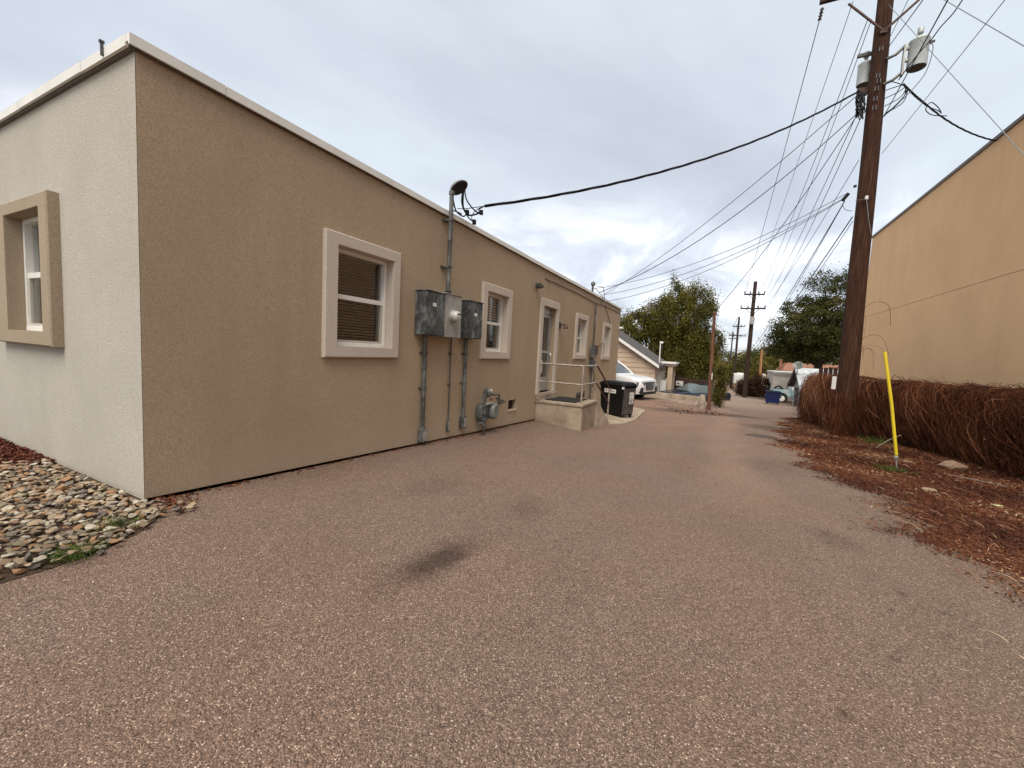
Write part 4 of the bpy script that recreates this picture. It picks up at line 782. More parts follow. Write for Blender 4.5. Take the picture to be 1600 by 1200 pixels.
# hanging dead-end insulator at arm tip
ti = at_y(1285, 12, 13.62); tb = at_y(1280, 33, 13.9)
p1(MB().tube([ti.lerp(tb, q/8) for q in range(9)], [.02, .05, .02, .05, .02, .05, .02, .05, .015], 10), 'insulator', MS['porcelain'], smooth=True)
for py in (76, 118, 126, 138, 154, 168):
    c_ = at_y(1377-(py-76)*.115+(2 if py in (126,) else 0), py, 13.575); mt = MB(); s_ = .05
    mt.tube([c_+Vector((-s_*.6, 0, -s_)), c_+Vector((-s_*.6, 0, s_)), c_+Vector((s_*.6, 0, s_)), c_+Vector((s_*.6, 0, -s_))], .009, 5); p1(mt, 'pole_tag', MS['guy'])
p1(MB().cbox(at_y(1303, 598, 13.52), (.09, .03, .34)), 'white_tag', MS['label'])
p1(MB().cbox(at_y(1354, 309, 13.52), (.06, .05, .09)), 'wire_clip', MS['label']); p1(MB().tube([at_y(1354, 312, 13.5), at_y(1357, 340, 13.5), at_y(1361, 366, 13.52)], .009, 6), 'ground_wire', MS['guy']); p1(MB().tube([at_y(1336, 313, 13.55), at_y(1354, 311, 13.48)], .006, 6), 'ground_wire', MS['guy'])
def can(o, cx, cy, z0, z1, r, name, bush=True):
    par = lambda mb, n, mm, **k: partof(o, mb, n, mm, **k)
    par(MB().lathe((cx, cy, z0), [(r*.97, 0), (r, .02), (r, z1-z0-.06), (r*1.05, z1-z0-.05), (r*1.05, z1-z0-.02), (r*.95, z1-z0), (r*.5, z1-z0+.03)], (0, 0, 1), 28), 'tank', MS['trans'], smooth=True)
    par(MB().lathe((cx, cy, z0-.012), [(r*.93, 0), (r*.93, .01)], (0, 0, 1), 28), 'tank_base', MS['shingle'])
    if bush:
        par(MB().lathe((cx, cy, z1+.02), [(.02, 0), (.042, .015), (.02, .03), (.042, .05), (.02, .065), (.042, .085), (.02, .10), (.02, .12), (.062, .13), (.062, .25), (.04, .27)], (0, 0, 1), 14), 'bushing', MS['whitepor'], smooth=True)
    par(MB().lathe((cx+r*.9, cy-.04, z1-.14), [(.03, 0), (.045, .03), (.03, .06), (.03, .1)], (1, 0, .2), 10), 'side_terminal', MS['porcelain'], smooth=True)
    return
TR = empty('pole_transformer', (3.76, 13.6, 8.6), label='large pale grey-green transformer can on the right side of the near utility pole', cat='transformer', group='transformers on the near pole')
can(TR, 3.72, 13.6, 8.63, 9.27, .188, 'r')
partof(TR, MB().tube([(3.13, 13.6, 8.98), (3.3, 13.58, 9.03), (3.46, 13.6, 9.20)], .035, 8), 'bracket_arm', MS['galv_m'], smooth=True); partof(TR, MB().tube([(3.13, 13.6, 8.38), (3.3, 13.58, 8.44), (3.46, 13.6, 8.58)], .035, 8), 'bracket_arm', MS['galv_m'], smooth=True)
partof(TR, MB().box((3.44, 13.55, 8.50), (3.48, 13.65, 9.22)), 'bracket_strap', MS['galv_l']); partof(TR, MB().box((3.481, 13.56, 9.10), (3.56, 13.64, 9.16)).box((3.481, 13.56, 8.82), (3.56, 13.64, 8.87)), 'bracket_lug', MS['galv_l'])
T2 = empty('pole_transformer', (2.74, 14.1, 8.5), label='small grey-green transformer can half hidden behind the left of the near utility pole', cat='transformer', group='transformers on the near pole')
can(T2, 2.83, 14.1, 8.72, 9.26, .155, 'l')
partof(T2, MB().box((2.86, 13.95, 9.15), (3.02, 14.05, 9.22)).box((2.86, 13.95, 8.85), (3.02, 14.05, 8.92)), 'bracket_arm', MS['galv_m'])
p1(MB().box((2.62, 13.98, 9.40), (3.0, 14.06, 9.47)), 'hanger_arm', MS['galv_m'])
p1(MB().box((2.68, 13.9, 8.38), (2.9, 14.0, 8.56)), 'terminal_block', MS['railrust'], bev=.01)
# tangle of secondary leads
SL = empty('secondary_leads', (2.85, 13.7, 8.0), label='tangle of black looped leads left of the near utility pole, below the small transformer', cat='cable')
ml = random.Random(3)
for k in range(11):
    a0 = at_y(ml.uniform(1338, 1350), ml.uniform(140, 150), 13.7); pts = [a0]
    for q in range(3): pts.append(at_y(ml.uniform(1336, 1352), 150+q*14+ml.uniform(-6, 10), 13.6+ml.uniform(-.15, .15)))
    pts.append(at_y(ml.uniform(1336, 1352), ml.uniform(150, 185), 13.65)); partof(SL, MB().tube(loop(pts, n=5), .013, 5), 'lead', MS['wire'])
for k in range(5):
    a0 = at_y(1382, 130+k*12, 13.6); pts = [a0, at_y(1395+k*4, 128+k*8, 13.5), at_y(1411+k*2, 133+k, 13.45), at_y(1413, 150, 13.5), at_y(1398-k*3, 168+k*2, 13.6), at_y(1380, 180+k, 13.65)][: 6 if k % 2 else 3]
    partof(SL, MB().tube(loop(pts, n=5), .010, 5), 'lead', MS['wire'])
def upole(px, py, Y, top, r0, r1, arms, label, m_, group='utility poles along the alley'):
    b_ = at_y(px, py, Y); b_.z = gz(b_.x, Y); t_ = at_y(*top, Y)
    o = empty('utility_pole', b_, label=label, cat='utility pole', group=group)
    partof(o, pole_tube(b_-Vector((0, 0, .1)), t_, r0, r1), 'pole', m_, smooth=True)
    for (xa, ya, xb, yb) in arms:
        A, Bq = at_y(xa, ya, Y-.15), at_y(xb, yb, Y-.15); partof(o, MB().tube([A, Bq], .065, 4), 'crossarm', MS['pole2'])
        mid = (A+Bq)/2; c_ = b_.lerp(t_, (mid.z-b_.z)/(t_.z-b_.z))
        for s_ in (.3, -.3):
            partof(o, MB().tube([mid+(Bq-A)*s_, Vector((c_.x, Y-.17, mid.z-.5))], .022, 5), 'brace', MS['pole2'])
        for s_ in (-.48, -.2, .2, .48):
            q = mid+(Bq-A)*s_; mb = MB(); mb.lathe((q.x, q.y, q.z+.06), [(.02, 0), (.07, .05), (.04, .1), (.06, .14), (.03, .2)], (0, 0, 1), 8); partof(o, mb, 'insulator', MS['porcelain'], smooth=True)
    return o, t_
P2, P2T = upole(1163, 621, 39.1, (1180.5, 440), .19, .13, [(1163, 460, 1195, 460), (1157, 482, 1196, 482)], 'dark utility pole with two crossarms standing right of the alley, before the brown hedge', MS['pole2'])
partof(P2, MB().cbox(at_y(1175, 501, 38.8), (.35, .25, .6)), 'terminal_box', MS['galv_l'], bev=.02)
P3, _t = upole(1145, 607, 70.8, (1155, 495), .19, .13, [(1145, 510, 1164, 510), (1139, 524, 1165, 525)], 'distant utility pole seen between the dark pole and the left trees', MS['pole2'])
P4, _t = upole(1137, 603, 99, (1145.5, 518), .18, .12, [(1141, 524, 1150, 524), (1138, 529, 1151, 529)], 'farthest small utility pole down the alley', MS['pole2'])
W6, W6T = upole(1107, 641, 18.9, (1116.5, 487), .085, .055, [], 'reddish bare wooden pole left of the alley in front of the big tree', MS['pole3'], None)
partof(W6, MB().cbox(at_y(1112.5, 588, 18.75), (.035, .02, .27)), 'white_tag', MS['label']); partof(W6, MB().cbox(at_y(1119, 531, 18.9), (.08, .08, .26)), 'bracket', MS['galv_m'])
OP, OPT = upole(1187, 596, 46, (1190.5, 546), .13, .11, [], 'orange-brown bare pole beyond the brown hedge', MS['pole4'], None)
# yellow stake
sb = at_y(1402, 735, 8.76); sb.z = gz(sb.x, 8.76); stp = at_y(1382.5, 550, 8.76); sk = empty('yellow_marker', sb, label='leaning bright yellow guy marker sleeve beside the vine hedge', cat='guy marker')
sm_ = at_y(1400.5, 711, 8.76); partof(sk, MB().tube([sb-Vector((0, 0, .1)), sm_+Vector((0, 0, .02))], .011, 8), 'rod', MS['galv_l'], smooth=True); partof(sk, MB().tube([sm_, sm_.lerp(stp, .5)+Vector((.012, 0, 0)), stp], .023, 12), 'sleeve', MS['yellow'], smooth=True)
partof(sk, MB().cbox(sm_-Vector((0, 0, .04)), (.05, .05, .05)), 'clamp', MS['alum'], bev=.008); partof(sk, MB().tube([stp-Vector((0, 0, .02)), stp.lerp(at_y(1379, 500, 8.8), .0)+Vector((0, 0, .005))], .0225, 12), 'end_cap', MS['yellow'])
# ================================================================== WIRES
def wire(A, Bp, sag, r, m_, label, cat='cable', group=None, n=24, twist=None, name='overhead_wire', ext=0):
    A, Bp = Vector(A), Vector(Bp)
    if ext: Bp = Bp+(Bp-A)*ext
    pts = [A.lerp(Bp, i/n)+Vector((0, 0, -4*sag*(i/n)*(1-i/n))) for i in range(n+1)]; mb = MB()
    if twist:
        n2 = n*8; P = [A.lerp(Bp, i/n2)+Vector((0, 0, -4*sag*(i/n2)*(1-i/n2))) for i in range(n2+1)]; d = (Bp-A).normalized(); s1 = d.cross(Vector((0, 0, 1))).normalized(); s2 = s1.cross(d)
        for ph in (0, 2.1, 4.2):
            mb.tube([p+(s1*math.cos(twist*i/n2+ph)+s2*math.sin(twist*i/n2+ph))*r*1.15 for i, p in enumerate(P)], r, 5)
    else: mb.tube(pts, r, 5)
    o = mb.build(name, m_, None, True); return tag(o, label, cat, group)
J = at_x(757, 322, X_+.06)
wire(at_y(1341, 143, 13.7), J, .42, .012, MS['wire'], 'thick black twisted service cable from the near pole to the weatherhead', twist=34, name='service_cable')
GA = 'power lines strung along the alley'
Y1, Y2 = 13.7, 39.0
wire(tb, at_y(1164, 459, Y2), .15, .011, MS['wire'], 'power line from the hanging insulator to the left tip of the far upper arm', group=GA)
wire(at_y(1333, 2, Y1), at_y(1181, 440, Y2), .12, .009, MS['wiregrey'], 'faint grey line from the near crossarm to the top of the dark far pole', group=GA)
wire(at_y(1356, 30, Y1), at_y(1186, 459, Y2), .5, .010, MS['wire'], 'power line ending just right of the far dark pole on its upper arm', group=GA)
wire(at_y(1362, 30, Y1), at_y(1195, 459, Y2), .6, .009, MS['wire'], 'power line ending at the right tip of the far dark pole\'s upper arm', group=GA)
wire(at_y(1345, 165, Y1), at_y(1187, 482, Y2), .55, .010, MS['wire'], 'line from the lead tangle to the far lower arm just right of the dark shaft', group=GA)
wire(at_y(1347, 180, Y1), at_y(1196, 483, Y2), .6, .010, MS['wire'], 'line from the lead tangle to the far lower arm tip on the right', group=GA)
wire(at_y(1342, 250, Y1), at_y(1172, 505, Y2), .5, .008, MS['wire'], 'line leaving the near pole at mid height for the grey box far down', group=GA)
wire(at_y(1320, 314, Y1), at_y(1171, 548, Y2), .35, .012, MS['wire'], 'communication cable from the dark clamp left of the near pole', group=GA)
wire(at_y(1318, 318, Y1), at_y(1172, 552, Y2), .45, .008, MS['wire'], 'thin communication line just below the dark clamp left of the near pole', group=GA)
wire(at_y(1332, 339, Y1), at_y(1170, 560, Y2), .3, .014, MS['wire'], 'lowest thick communication cable leaving the near pole above the right tree', group=GA)
wire(at_y(1333, 345, Y1), at_y(1170, 565, Y2), .4, .008, MS['wiregrey'], 'lowest thin communication line leaving the near pole above the right tree', group=GA)
GB = 'lines crossing above the tan building'
wire(at_y(1338, 150, Y1), (XW-3.5, 22.8, at_y(905, 443, 22.8).z if False else 3.9), .5, .010, MS['wire'], 'upper of the long lines from the near pole down behind the tan building\'s roof', group=GB)
wire(at_y(1345, 172, Y1), TL(13.9, .05, 3.42), .55, .011, MS['wire'], 'line from the near pole sagging to the short mast on the far roof edge', group=GB)
wire(at_y(1322, 303, Y1), TL(14.0, -.3, 3.55), .4, .008, MS['wiregrey'], 'thin grey line from the near pole\'s clamp to the roof mast, uppermost of three', group=GB)
wire(at_y(1318, 310, Y1), TL(14.3, .1, 3.40), .38, .008, MS['wiregrey'], 'middle grey line from the near pole\'s clamp to the roof mast', group=GB)
wire(at_y(1316, 312, Y1), TL(14.2, .02, 3.12), .42, .008, MS['wiregrey'], 'lowest grey line from the near pole\'s clamp to the top of the far wall conduit', group=GB)
wire(at_y(1347, 168, Y1), W6T, .3, .010, MS['wire'], 'line from the near pole down to the top of the reddish bare pole')
wire(W6T-Vector((0, 0, .1)), TL(17.5, .1, 3.05), .12, .012, MS['wire'], 'dark cable from the reddish bare pole to the far corner of the tan building')
wire(at_y(1120, 508, 18.9), at_y(1168, 520, 38.9), .3, .008, MS['wiregrey'], 'thin grey line from the reddish bare pole across to the dark far pole')
wire(at_y(1141, 546, 60), at_y(1260, 552, 55), .1, .03, MS['guy'], 'pale line crossing low over the alley in front of the far trees')
for (a_, b_, lbl) in (((1164, 459), (1145, 510), 'left line of the far span between the second and third poles'), ((1195, 459), (1164, 510), 'right line of the far span between the second and third poles'), ((1157, 482), (1139, 525), 'lower left line of the far span'), ((1196, 482), (1165, 525), 'lower right line of the far span')):
    wire(at_y(*a_, 39.0), at_y(*b_, 70.6), .5, .012, MS['wiregrey'], lbl, group='power lines of the far span')
# right side: black cable to the orange building, guys, lines passing overhead
RX = 5.7
eB = at_x(1556, 220, RX-.02); sA = at_y(1411, 131, 13.6)
mid = [sA, at_y(1425, 142, 13.5), at_y(1445, 158, 13.5), at_y(1450, 166, 13.45)]
wire(sA, at_y(1449, 165, 13.55), .02, .012, MS['wire'], 'short thick black service cable leaving the near pole to the right', twist=20, n=8, name='service_cable')
wire(at_y(1449, 165, 13.55), eB, .12, .009, MS['wire'], 'black twisted cable running from its loop down to the orange wall\'s roof edge', twist=22, n=12, name='service_cable')
lo = MB()
for dx in (0, 5): lo.tube(loop([at_y(1449, 164, 13.5), at_y(1456-dx, 160+dx*1.4, 13.5), at_y(1466, 168+dx, 13.5), at_y(1471, 177, 13.5)], n=6), .010, 5)
lo.tube(loop([at_y(1448, 165, 13.5), at_y(1447, 173, 13.5), at_y(1458, 180, 13.5), at_y(1480, 181, 13.5)], n=6), .010, 5)
tag(lo.build('cable_loop', MS['wire']), 'looped splice in the black cable right of the near pole', 'cable')
def over(px0, py0, px1, py1, Yn, r, mm, lbl, ext=1.6, sag=0, Y0=13.6, g='lines passing overhead on the right'):
    wire(at_y(px0, py0, Y0), at_y(px1, py1, Yn), sag, r, mm, lbl, group=g, ext=ext)
over(1382, 180, 1481, 0, 8.0, .010, MS['wire'], 'dark line rising just right of the transformer bushing')
over(1388, 74, 1442, 0, 9.5, .009, MS['wire'], 'dark line close to the near pole\'s right side at the top of the picture')
over(1392, 56, 1419, 0, 10.5, .007, MS['wiregrey'], 'thin grey line right beside the near pole\'s top')
over(1378, 240, 1570, 0, 8.2, .006, MS['wiregrey'], 'thin grey line crossing diagonally to the top right behind the guy wire')
over(1388, 7, 1600, 242, 9.4, .0065, MS['guy'], 'pale steel guy wire running from the near pole down across the orange wall', ext=.5)
over(1462, -8, 1600, 72, 9.0, .007, MS['guy'], 'grey wire in the top right corner of the picture', ext=.5, Y0=12)
jm = [at_y(1404, 125, 13.5), at_y(1420, 103, 13.3), at_y(1440, 78, 13), at_y(1455, 62, 12.8), at_y(1470, 42, 12.6), at_y(1490, 20, 12.4), at_y(1510, -10, 12.2)]
tag(MB().tube(loop(jm, n=5), .012, 6).build('jumper_cable', MS['wire']), 'wavy black cable in front of the large transformer', 'cable')
jm = [at_y(1452, 62, 13.4), at_y(1458, 75, 13.4), at_y(1448, 110, 13.4), at_y(1430, 135, 13.4), at_y(1405, 160, 13.4), at_y(1385, 176, 13.5)]
tag(MB().tube(loop(jm, n=5), .009, 6).build('jumper_cable', MS['wiregrey']), 'thin lead looping from the large transformer\'s side back to the pole', 'cable')
CLm = MB().cbox(at_y(1321, 308, 13.6), (.08, .07, .2), Quaternion((0, 1, 0), .6).to_matrix()); CLm.cbox(at_y(1336, 291, 13.65), (.06, .05, .05)); tag(CLm.build('cable_clamp', MS['wire']), 'black cable clamp just left of the near pole at mid height', 'cable clamp')
jm = [at_y(1316, 318, 13.6), at_y(1320, 327, 13.6), at_y(1332, 330, 13.6)]; tag(MB().tube(loop(jm, n=6), .007, 5).build('jumper_cable', MS['wiregrey']), 'small grey loop under the cable clamp left of the near pole', 'cable')
# ================================================================== ORANGE BUILDING
OB = empty('orange_building', (RX+4, 14, gz(9, 14)), label='tall orange-tan stucco building with a dark roof edge, at the right behind the vines', cat='building')
HZ = 7.08; ob = lambda mb, n, m, **k: partof(OB, mb, n, m, **k); YR = 23.6
crk = 3.60
ob(MB().box((RX, -3, -2), (RX+9, YR, crk-.006)), 'lower_wall', MS['orange']); ob(MB().box((RX, -3, crk+.006), (RX+9, YR, HZ)), 'upper_wall', MS['orange']); ob(MB().box((RX+.01, -2.99, crk-.0065), (RX+8.9, YR-.01, crk+.0065)), 'wall_joint', MS['soffit'])
ob(MB().box((RX-.04, -3.05, HZ+.002), (RX+9.05, YR+.04, HZ+.09)), 'roof_edge', MS['soffit'])
# ================================================================== VINE HEDGE
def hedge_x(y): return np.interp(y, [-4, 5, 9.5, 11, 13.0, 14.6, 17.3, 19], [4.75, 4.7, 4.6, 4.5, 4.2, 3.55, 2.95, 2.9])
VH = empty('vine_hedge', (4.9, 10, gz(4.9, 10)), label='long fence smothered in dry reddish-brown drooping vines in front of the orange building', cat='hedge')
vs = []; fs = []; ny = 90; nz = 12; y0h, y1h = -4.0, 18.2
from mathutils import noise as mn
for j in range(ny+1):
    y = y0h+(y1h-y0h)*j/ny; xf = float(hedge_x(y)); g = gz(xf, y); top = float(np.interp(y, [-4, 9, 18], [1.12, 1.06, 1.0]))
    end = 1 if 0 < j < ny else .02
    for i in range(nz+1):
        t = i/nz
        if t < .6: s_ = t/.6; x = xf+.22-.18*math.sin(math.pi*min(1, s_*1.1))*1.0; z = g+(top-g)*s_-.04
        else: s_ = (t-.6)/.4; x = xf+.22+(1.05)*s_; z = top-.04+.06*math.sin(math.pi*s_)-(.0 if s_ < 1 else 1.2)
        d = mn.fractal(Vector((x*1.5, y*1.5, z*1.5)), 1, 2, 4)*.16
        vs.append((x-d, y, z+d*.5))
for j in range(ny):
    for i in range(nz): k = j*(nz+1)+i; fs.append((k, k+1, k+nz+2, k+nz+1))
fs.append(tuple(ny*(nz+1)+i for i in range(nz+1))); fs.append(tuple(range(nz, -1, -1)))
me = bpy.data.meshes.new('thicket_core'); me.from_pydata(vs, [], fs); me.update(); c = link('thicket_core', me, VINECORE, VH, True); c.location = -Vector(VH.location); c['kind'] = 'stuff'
def strands(n, ylo, yhi, wmul=1, fly=.22, K=9, end=False):
    y = rng.uniform(ylo, yhi, n); xf = hedge_x(y); g = GZN(xf, y); top = np.interp(y, [-4, 9, 18], [1.12, 1.06, 1.0])
    if end: xf = xf+rng.uniform(0, 1.1, n); y = np.full(n, 18.15)+0*y
    s0 = rng.uniform(0, 1, n)**.8                     # start height fraction
    x0 = xf+.16+rng.uniform(-.06, .45, n)*(s0 > .8); z0 = g+(top-g)*(.12+.90*s0)+rng.uniform(-.05, .06, n)
    Ln = rng.uniform(.25, .95, n)*(.45+.6*s0); out_ = rng.uniform(.05, .26, n); dy = rng.normal(0, .28, n)*np.where(rng.random(n) < .3, 2.4, 1); lift = np.where(rng.random(n) < fly, rng.uniform(.08, .26, n), rng.uniform(0, .06, n))*(s0 > .6)
    t = np.linspace(0, 1, K)[None, :]
    ph = rng.uniform(0, 6, (n, 1)); X = x0[:, None]-out_[:, None]*np.sin(t*2.3)*1.1+.012*np.sin(t*9+ph); Yv = y[:, None]+dy[:, None]*t+.02*np.sin(t*7+ph*2); Z = z0[:, None]+lift[:, None]*np.sin(t*math.pi)*1.0-Ln[:, None]*t**1.7
    if end: X, Yv = x0[:, None]+dy[:, None]*t, y[:, None]+out_[:, None]*np.sin(t*2.3)
    Z = np.maximum(Z, (g+.01)[:, None]); P = np.stack([X, Yv, Z], 2)
    return P, ribbons(P, rng.uniform(.004, .0095, n)*wmul)
def clumpy(n, base):   # tint varies in patches along the hedge plus per strand
    return base
allQ = []; allT = []
for n, a_, b_, wm in ((5200, 4, 9.5, .8), (9500, 9.5, 13.5, 1.0), (8500, 13.0, 18.2, 1.3), (500, -4, 4, 1.2)):
    P, Q = strands(n, a_, b_, wm); k = P.shape[1]-1; y = P[:, 0, 1]; tv = np.clip(.36+.22*np.sin(y*2.1)*np.sin(y*.9+P[:, 0, 2]*3)+rng.normal(0, .2, n)+.12*(P[:, 0, 2]-.2)+.26*(y > 14.2), 0, 1)  # stretch past the pole tinted lighter, its lit look put into the colour
    allQ.append(Q); allT.append(np.repeat(tv, k))
P, Q = strands(1500, 17, 18, 1.3, end=True); allQ.append(Q); allT.append(np.repeat(rng.uniform(.2, .9, 1500), P.shape[1]-1))
# leaflets along the vines
nl = 26000; y = rng.uniform(4, 18.2, nl); xf = hedge_x(y); g = GZN(xf, y); tp = np.interp(y, [-4, 9, 18], [1.12, 1.06, 1.0]); s_ = rng.random(nl); Cn = np.stack([xf+.08-.10*np.sin(s_*3)+rng.normal(0, .06, nl), y, g+(tp-g)*s_+rng.normal(0, .03, nl)], 1)
allQ.append(leafquads(Cn, .016)); allT.append(np.clip(rng.normal(.5, .25, nl), 0, 1))
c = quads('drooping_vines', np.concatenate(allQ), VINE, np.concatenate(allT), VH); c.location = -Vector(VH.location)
# vines wrapped up the pole base and wisps beside it
n = 1100; K = 7; th = rng.uniform(0, 6.28, n); z0 = rng.uniform(-.5, .55, n)+rng.uniform(0, .5, n)**2; t = np.linspace(0, 1, K)[None, :]
X = 3.19+(.25+.06*rng.random(n))[:, None]*np.cos(th[:, None]+t*rng.normal(0, .5, n)[:, None]); Yv = 13.78+(.25+.06*rng.random(n))[:, None]*np.sin(th[:, None]+t*.4); Z = np.maximum(z0[:, None]-t*rng.uniform(.2, .6, n)[:, None], gz(3.2, 13.8)+.01)
Q = ribbons(np.stack([X, Yv, Z], 2), rng.uniform(.005, .011, n)); o = quads('pole_vines', Q, VINE, np.repeat(rng.uniform(.1, .8, n), K-1)); tag(o, 'dry vines wrapped round the foot of the near utility pole', 'vines')
wm_ = MB(); rw = random.Random(5)
for k in range(11):
    a0 = at_y(1336+rw.uniform(-6, 6), rw.uniform(470, 560), 13.8+rw.uniform(-.2, .4)); L_ = rw.uniform(.15, .85); s_ = 1
    up_ = rw.uniform(.05, .3)
    pts = [a0, a0+Vector((L_*.35, 0, up_)), a0+Vector((L_*.7, rw.uniform(-.1, .1), up_*.7)), a0+Vector((L_*.85, rw.uniform(-.1, .1), -rw.uniform(.1, .5)))]
    wm_.tube(loop(pts, n=5), rw.uniform(.003, .006), 4, False)
tag(wm_.build('vine_wisps', simple('wisp_brown', (.17, .09, .055), .8)), 'thin arching dry vine wisps sticking out right of the near pole against the orange wall', 'vines')
# dark board fence glimpsed above the vines left of the pole
fd = empty('picket_fence', (4.6, 19.4, gz(4.6, 19.4)), label='dark weathered board fence behind the vines, between the blue-grey shed and the near pole', cat='fence')
x = 3.55
while x < 4.7:
    partof(fd, MB().box((x, 19.4+random.uniform(0, .02), gz(x, 19.4)-.1), (x+.13, 19.43, 1.28+random.uniform(-.05, .05))), 'fence_board', MS['fence']); x += .15
# ---------------- litter
def near_edge(n, ylo, yhi, over_=.10):
    y = rng.uniform(ylo, yhi, n); r = np.array([rx(v) for v in y])-.38+.17*np.sin(y*2.3)+.12*np.sin(y*6.1+1)+.06*np.sin(y*17); hx = hedge_x(np.minimum(y, 18)); u = rng.random(n)**.9; x = r+(hx+.3-r)*u
    sp = rng.random(n) < .04; x = np.where(sp, r-np.abs(rng.normal(0, over_, n)), x); return x, y
Qs = []; Ts = []
for n, a_, b_, sz in ((52000, 2.6, 8, .017), (46000, 8, 13.5, .023), (24000, 13.5, 19.5, .03), (2500, -4, 2.6, .03)):
    x, y = near_edge(n, a_, b_); z = GZN(x, y)+.012+np.abs(rng.normal(0, .012, n)); q = leafquads(np.stack([x, y, z], 1), sz, .72, .28)
    pat = np.clip(.47+.2*np.sin(x*3.1+y*1.7)+.15*np.sin(x*1.3-y*3.3)+rng.normal(0, .2, n), 0, 1); Qs.append(q); Ts.append(pat)
nn_ = 16000; x, y = near_edge(nn_, 2.6, 19, .2); th = rng.normal(2.0, .6, nn_); Ln = rng.uniform(.04, .16, nn_); t = np.linspace(0, 1, 4)[None, :]; P = np.stack([x[:, None]+np.cos(th)[:, None]*Ln[:, None]*t, y[:, None]+np.sin(th)[:, None]*Ln[:, None]*t+.01*t**2, (GZN(x, y)+.02)[:, None]+.02*np.sin(t*3)], 2)
Qs.append(ribbons(P, rng.uniform(.003, .006, nn_))); Ts.append(np.repeat(np.clip(rng.normal(.6, .25, nn_), 0, 1), 3))
# leaf drift also lies on the kerbless strip beside the wall base
n = 500; y = rng.uniform(1.6, 9, n); x = XW+.03+np.abs(rng.normal(0, .05, n)); Qs.append(leafquads(np.stack([x, y, GZN(x, y)+.012], 1), .016, .8)); Ts.append(rng.uniform(.2, .9, n))
n = 160; y = 1.5+np.abs(rng.normal(0, .12, n)); x = rng.uniform(-3.95, -3.5, n); Qs.append(leafquads(np.stack([x, y, GZN(x, y)+.015], 1), .018, .7)); Ts.append(rng.uniform(.2, .9, n))
n = 260; x = rng.uniform(-1.6, .3, n)+rng.normal(0, .2, n); y = 17.6+rng.normal(0, .5, n); Qs.append(leafquads(np.stack([x, y, GZN(x, y)+.015], 1), .04, .7)); Ts.append(rng.uniform(.1, .6, n))
o = quads('leaf_litter', np.concatenate(Qs), LITTER, np.concatenate(Ts)); tag(o, 'reddish brown fallen leaves and needles along the right edge of the alley', 'leaf litter')
# weeds
def tuft(name, cx, cy, r, n, h, m_, label, cat='weeds', dz=0, flat=.35):
    a = rng.normal(0, r*.5, (n, 2)); x = cx+a[:, 0]; y = cy+a[:, 1]; t = np.linspace(0, 1, 4)[None, :]; d = rng.normal(0, flat, (n, 2)); H = rng.uniform(.4, 1, n)*h
    P = np.stack([x[:, None]+d[:, :1]*H[:, None]*t**1.5, y[:, None]+d[:, 1:]*H[:, None]*t**1.5, (GZN(x, y)+dz)[:, None]+H[:, None]*t*(1-.25*t)], 2)
    o = quads(name, ribbons(P, rng.uniform(.003, .007, n)), m_, np.repeat(rng.random(n), 3)); return tag(o, label, cat)
tuft('grass_tuft', -3.13, .90, .12, 420, .05, GRASS, 'flat green grass clump at the front edge of the stone bed', 'grass', .02, .8)
tuft('grass_tuft', -3.38, 1.17, .10, 150, .06, GRASS, 'sparse green grass blades among the stones near the building corner', 'grass', .03, .7)
tuft('weeds', 2.66, 8.55, .22, 420, .10, GRASS, 'small green weed clump at the foot of the yellow marker', flat=.8)
tuft('weeds', 2.7, 10.1, .7, 500, .07, DRYG, 'patch of dry greenish weeds left of the yellow marker', flat=.9)
tuft('weeds', 3.55, 12.6, .3, 260, .28, GRASS, 'green weeds sprouting right of the near pole foot', flat=.5)
tuft('dry_stalks', 2.45, 13.0, .35, 26, .42, DRYG, 'pale dry stalks sticking up left of the near pole foot', 'dry grass', flat=.5)
# rocks by the hedge
def rock(c, s, label, m_, n=26, name='rock'):
    bm = bmesh.new()
    for _ in range(n):
        v = Vector((random.gauss(0, 1), random.gauss(0, 1), random.gauss(0, 1))).normalized()*random.uniform(.85, 1); bm.verts.new((v.x*s[0], v.y*s[1], v.z*s[2]))
    bmesh.ops.convex_hull(bm, input=bm.verts); me = bpy.data.meshes.new(name); bm.to_mesh(me); bm.free(); o = link(name, me, m_, None); o.location = c; return tag(o, label, 'rock')
rock((3.86, 9.75, gz(3.86, 9.75)+.06), (.22, .16, .12), 'grey-brown rock half buried in leaves at the foot of the vine hedge', STONES[5]); rock((3.3, 9.9, gz(3.3, 9.9)+.01), (.12, .06, .03), 'flat tan stone among the leaves left of the large rock', STONES[3])
rock((2.64, 7.2, gz(2.64, 7.2)+.02), (.10, .07, .035), 'small pale broken rock in the leaves below the yellow marker', STONES[7]); rock((3.6, 4.9, gz(3.6, 4.9)+.03), (.12, .09, .06), 'tan rock in the leaves at the right edge of the picture', STONES[3])
o = rock((3.1, 6.8, gz(3.1, 6.8)+.02), (.07, .04, .03), 'crumpled pale yellow litter wrapper lying in the leaves', simple('crumpled_wrapper', (.6, .58, .3), .5), 18, 'litter_wrapper'); o['category'] = 'litter'
# sticks
for (x, y, dx, dy, dz, lbl) in ((3.3, 11.6, .55, .5, .28, 'bare stick leaning out of the leaves left of the yellow marker'), (3.4, 8.9, .5, -.5, .02, 'thin grey stick lying right of the yellow marker foot')):
    g0 = gz(x, y)+.03; tag(MB().tube(loop([(x, y, g0), (x+dx*.5, y+dy*.5, g0+dz*.6), (x+dx, y+dy, g0+dz)]), .010, 6).build('stick', simple('stick_grey', (.25, .19, .15), .9)), lbl, 'stick')
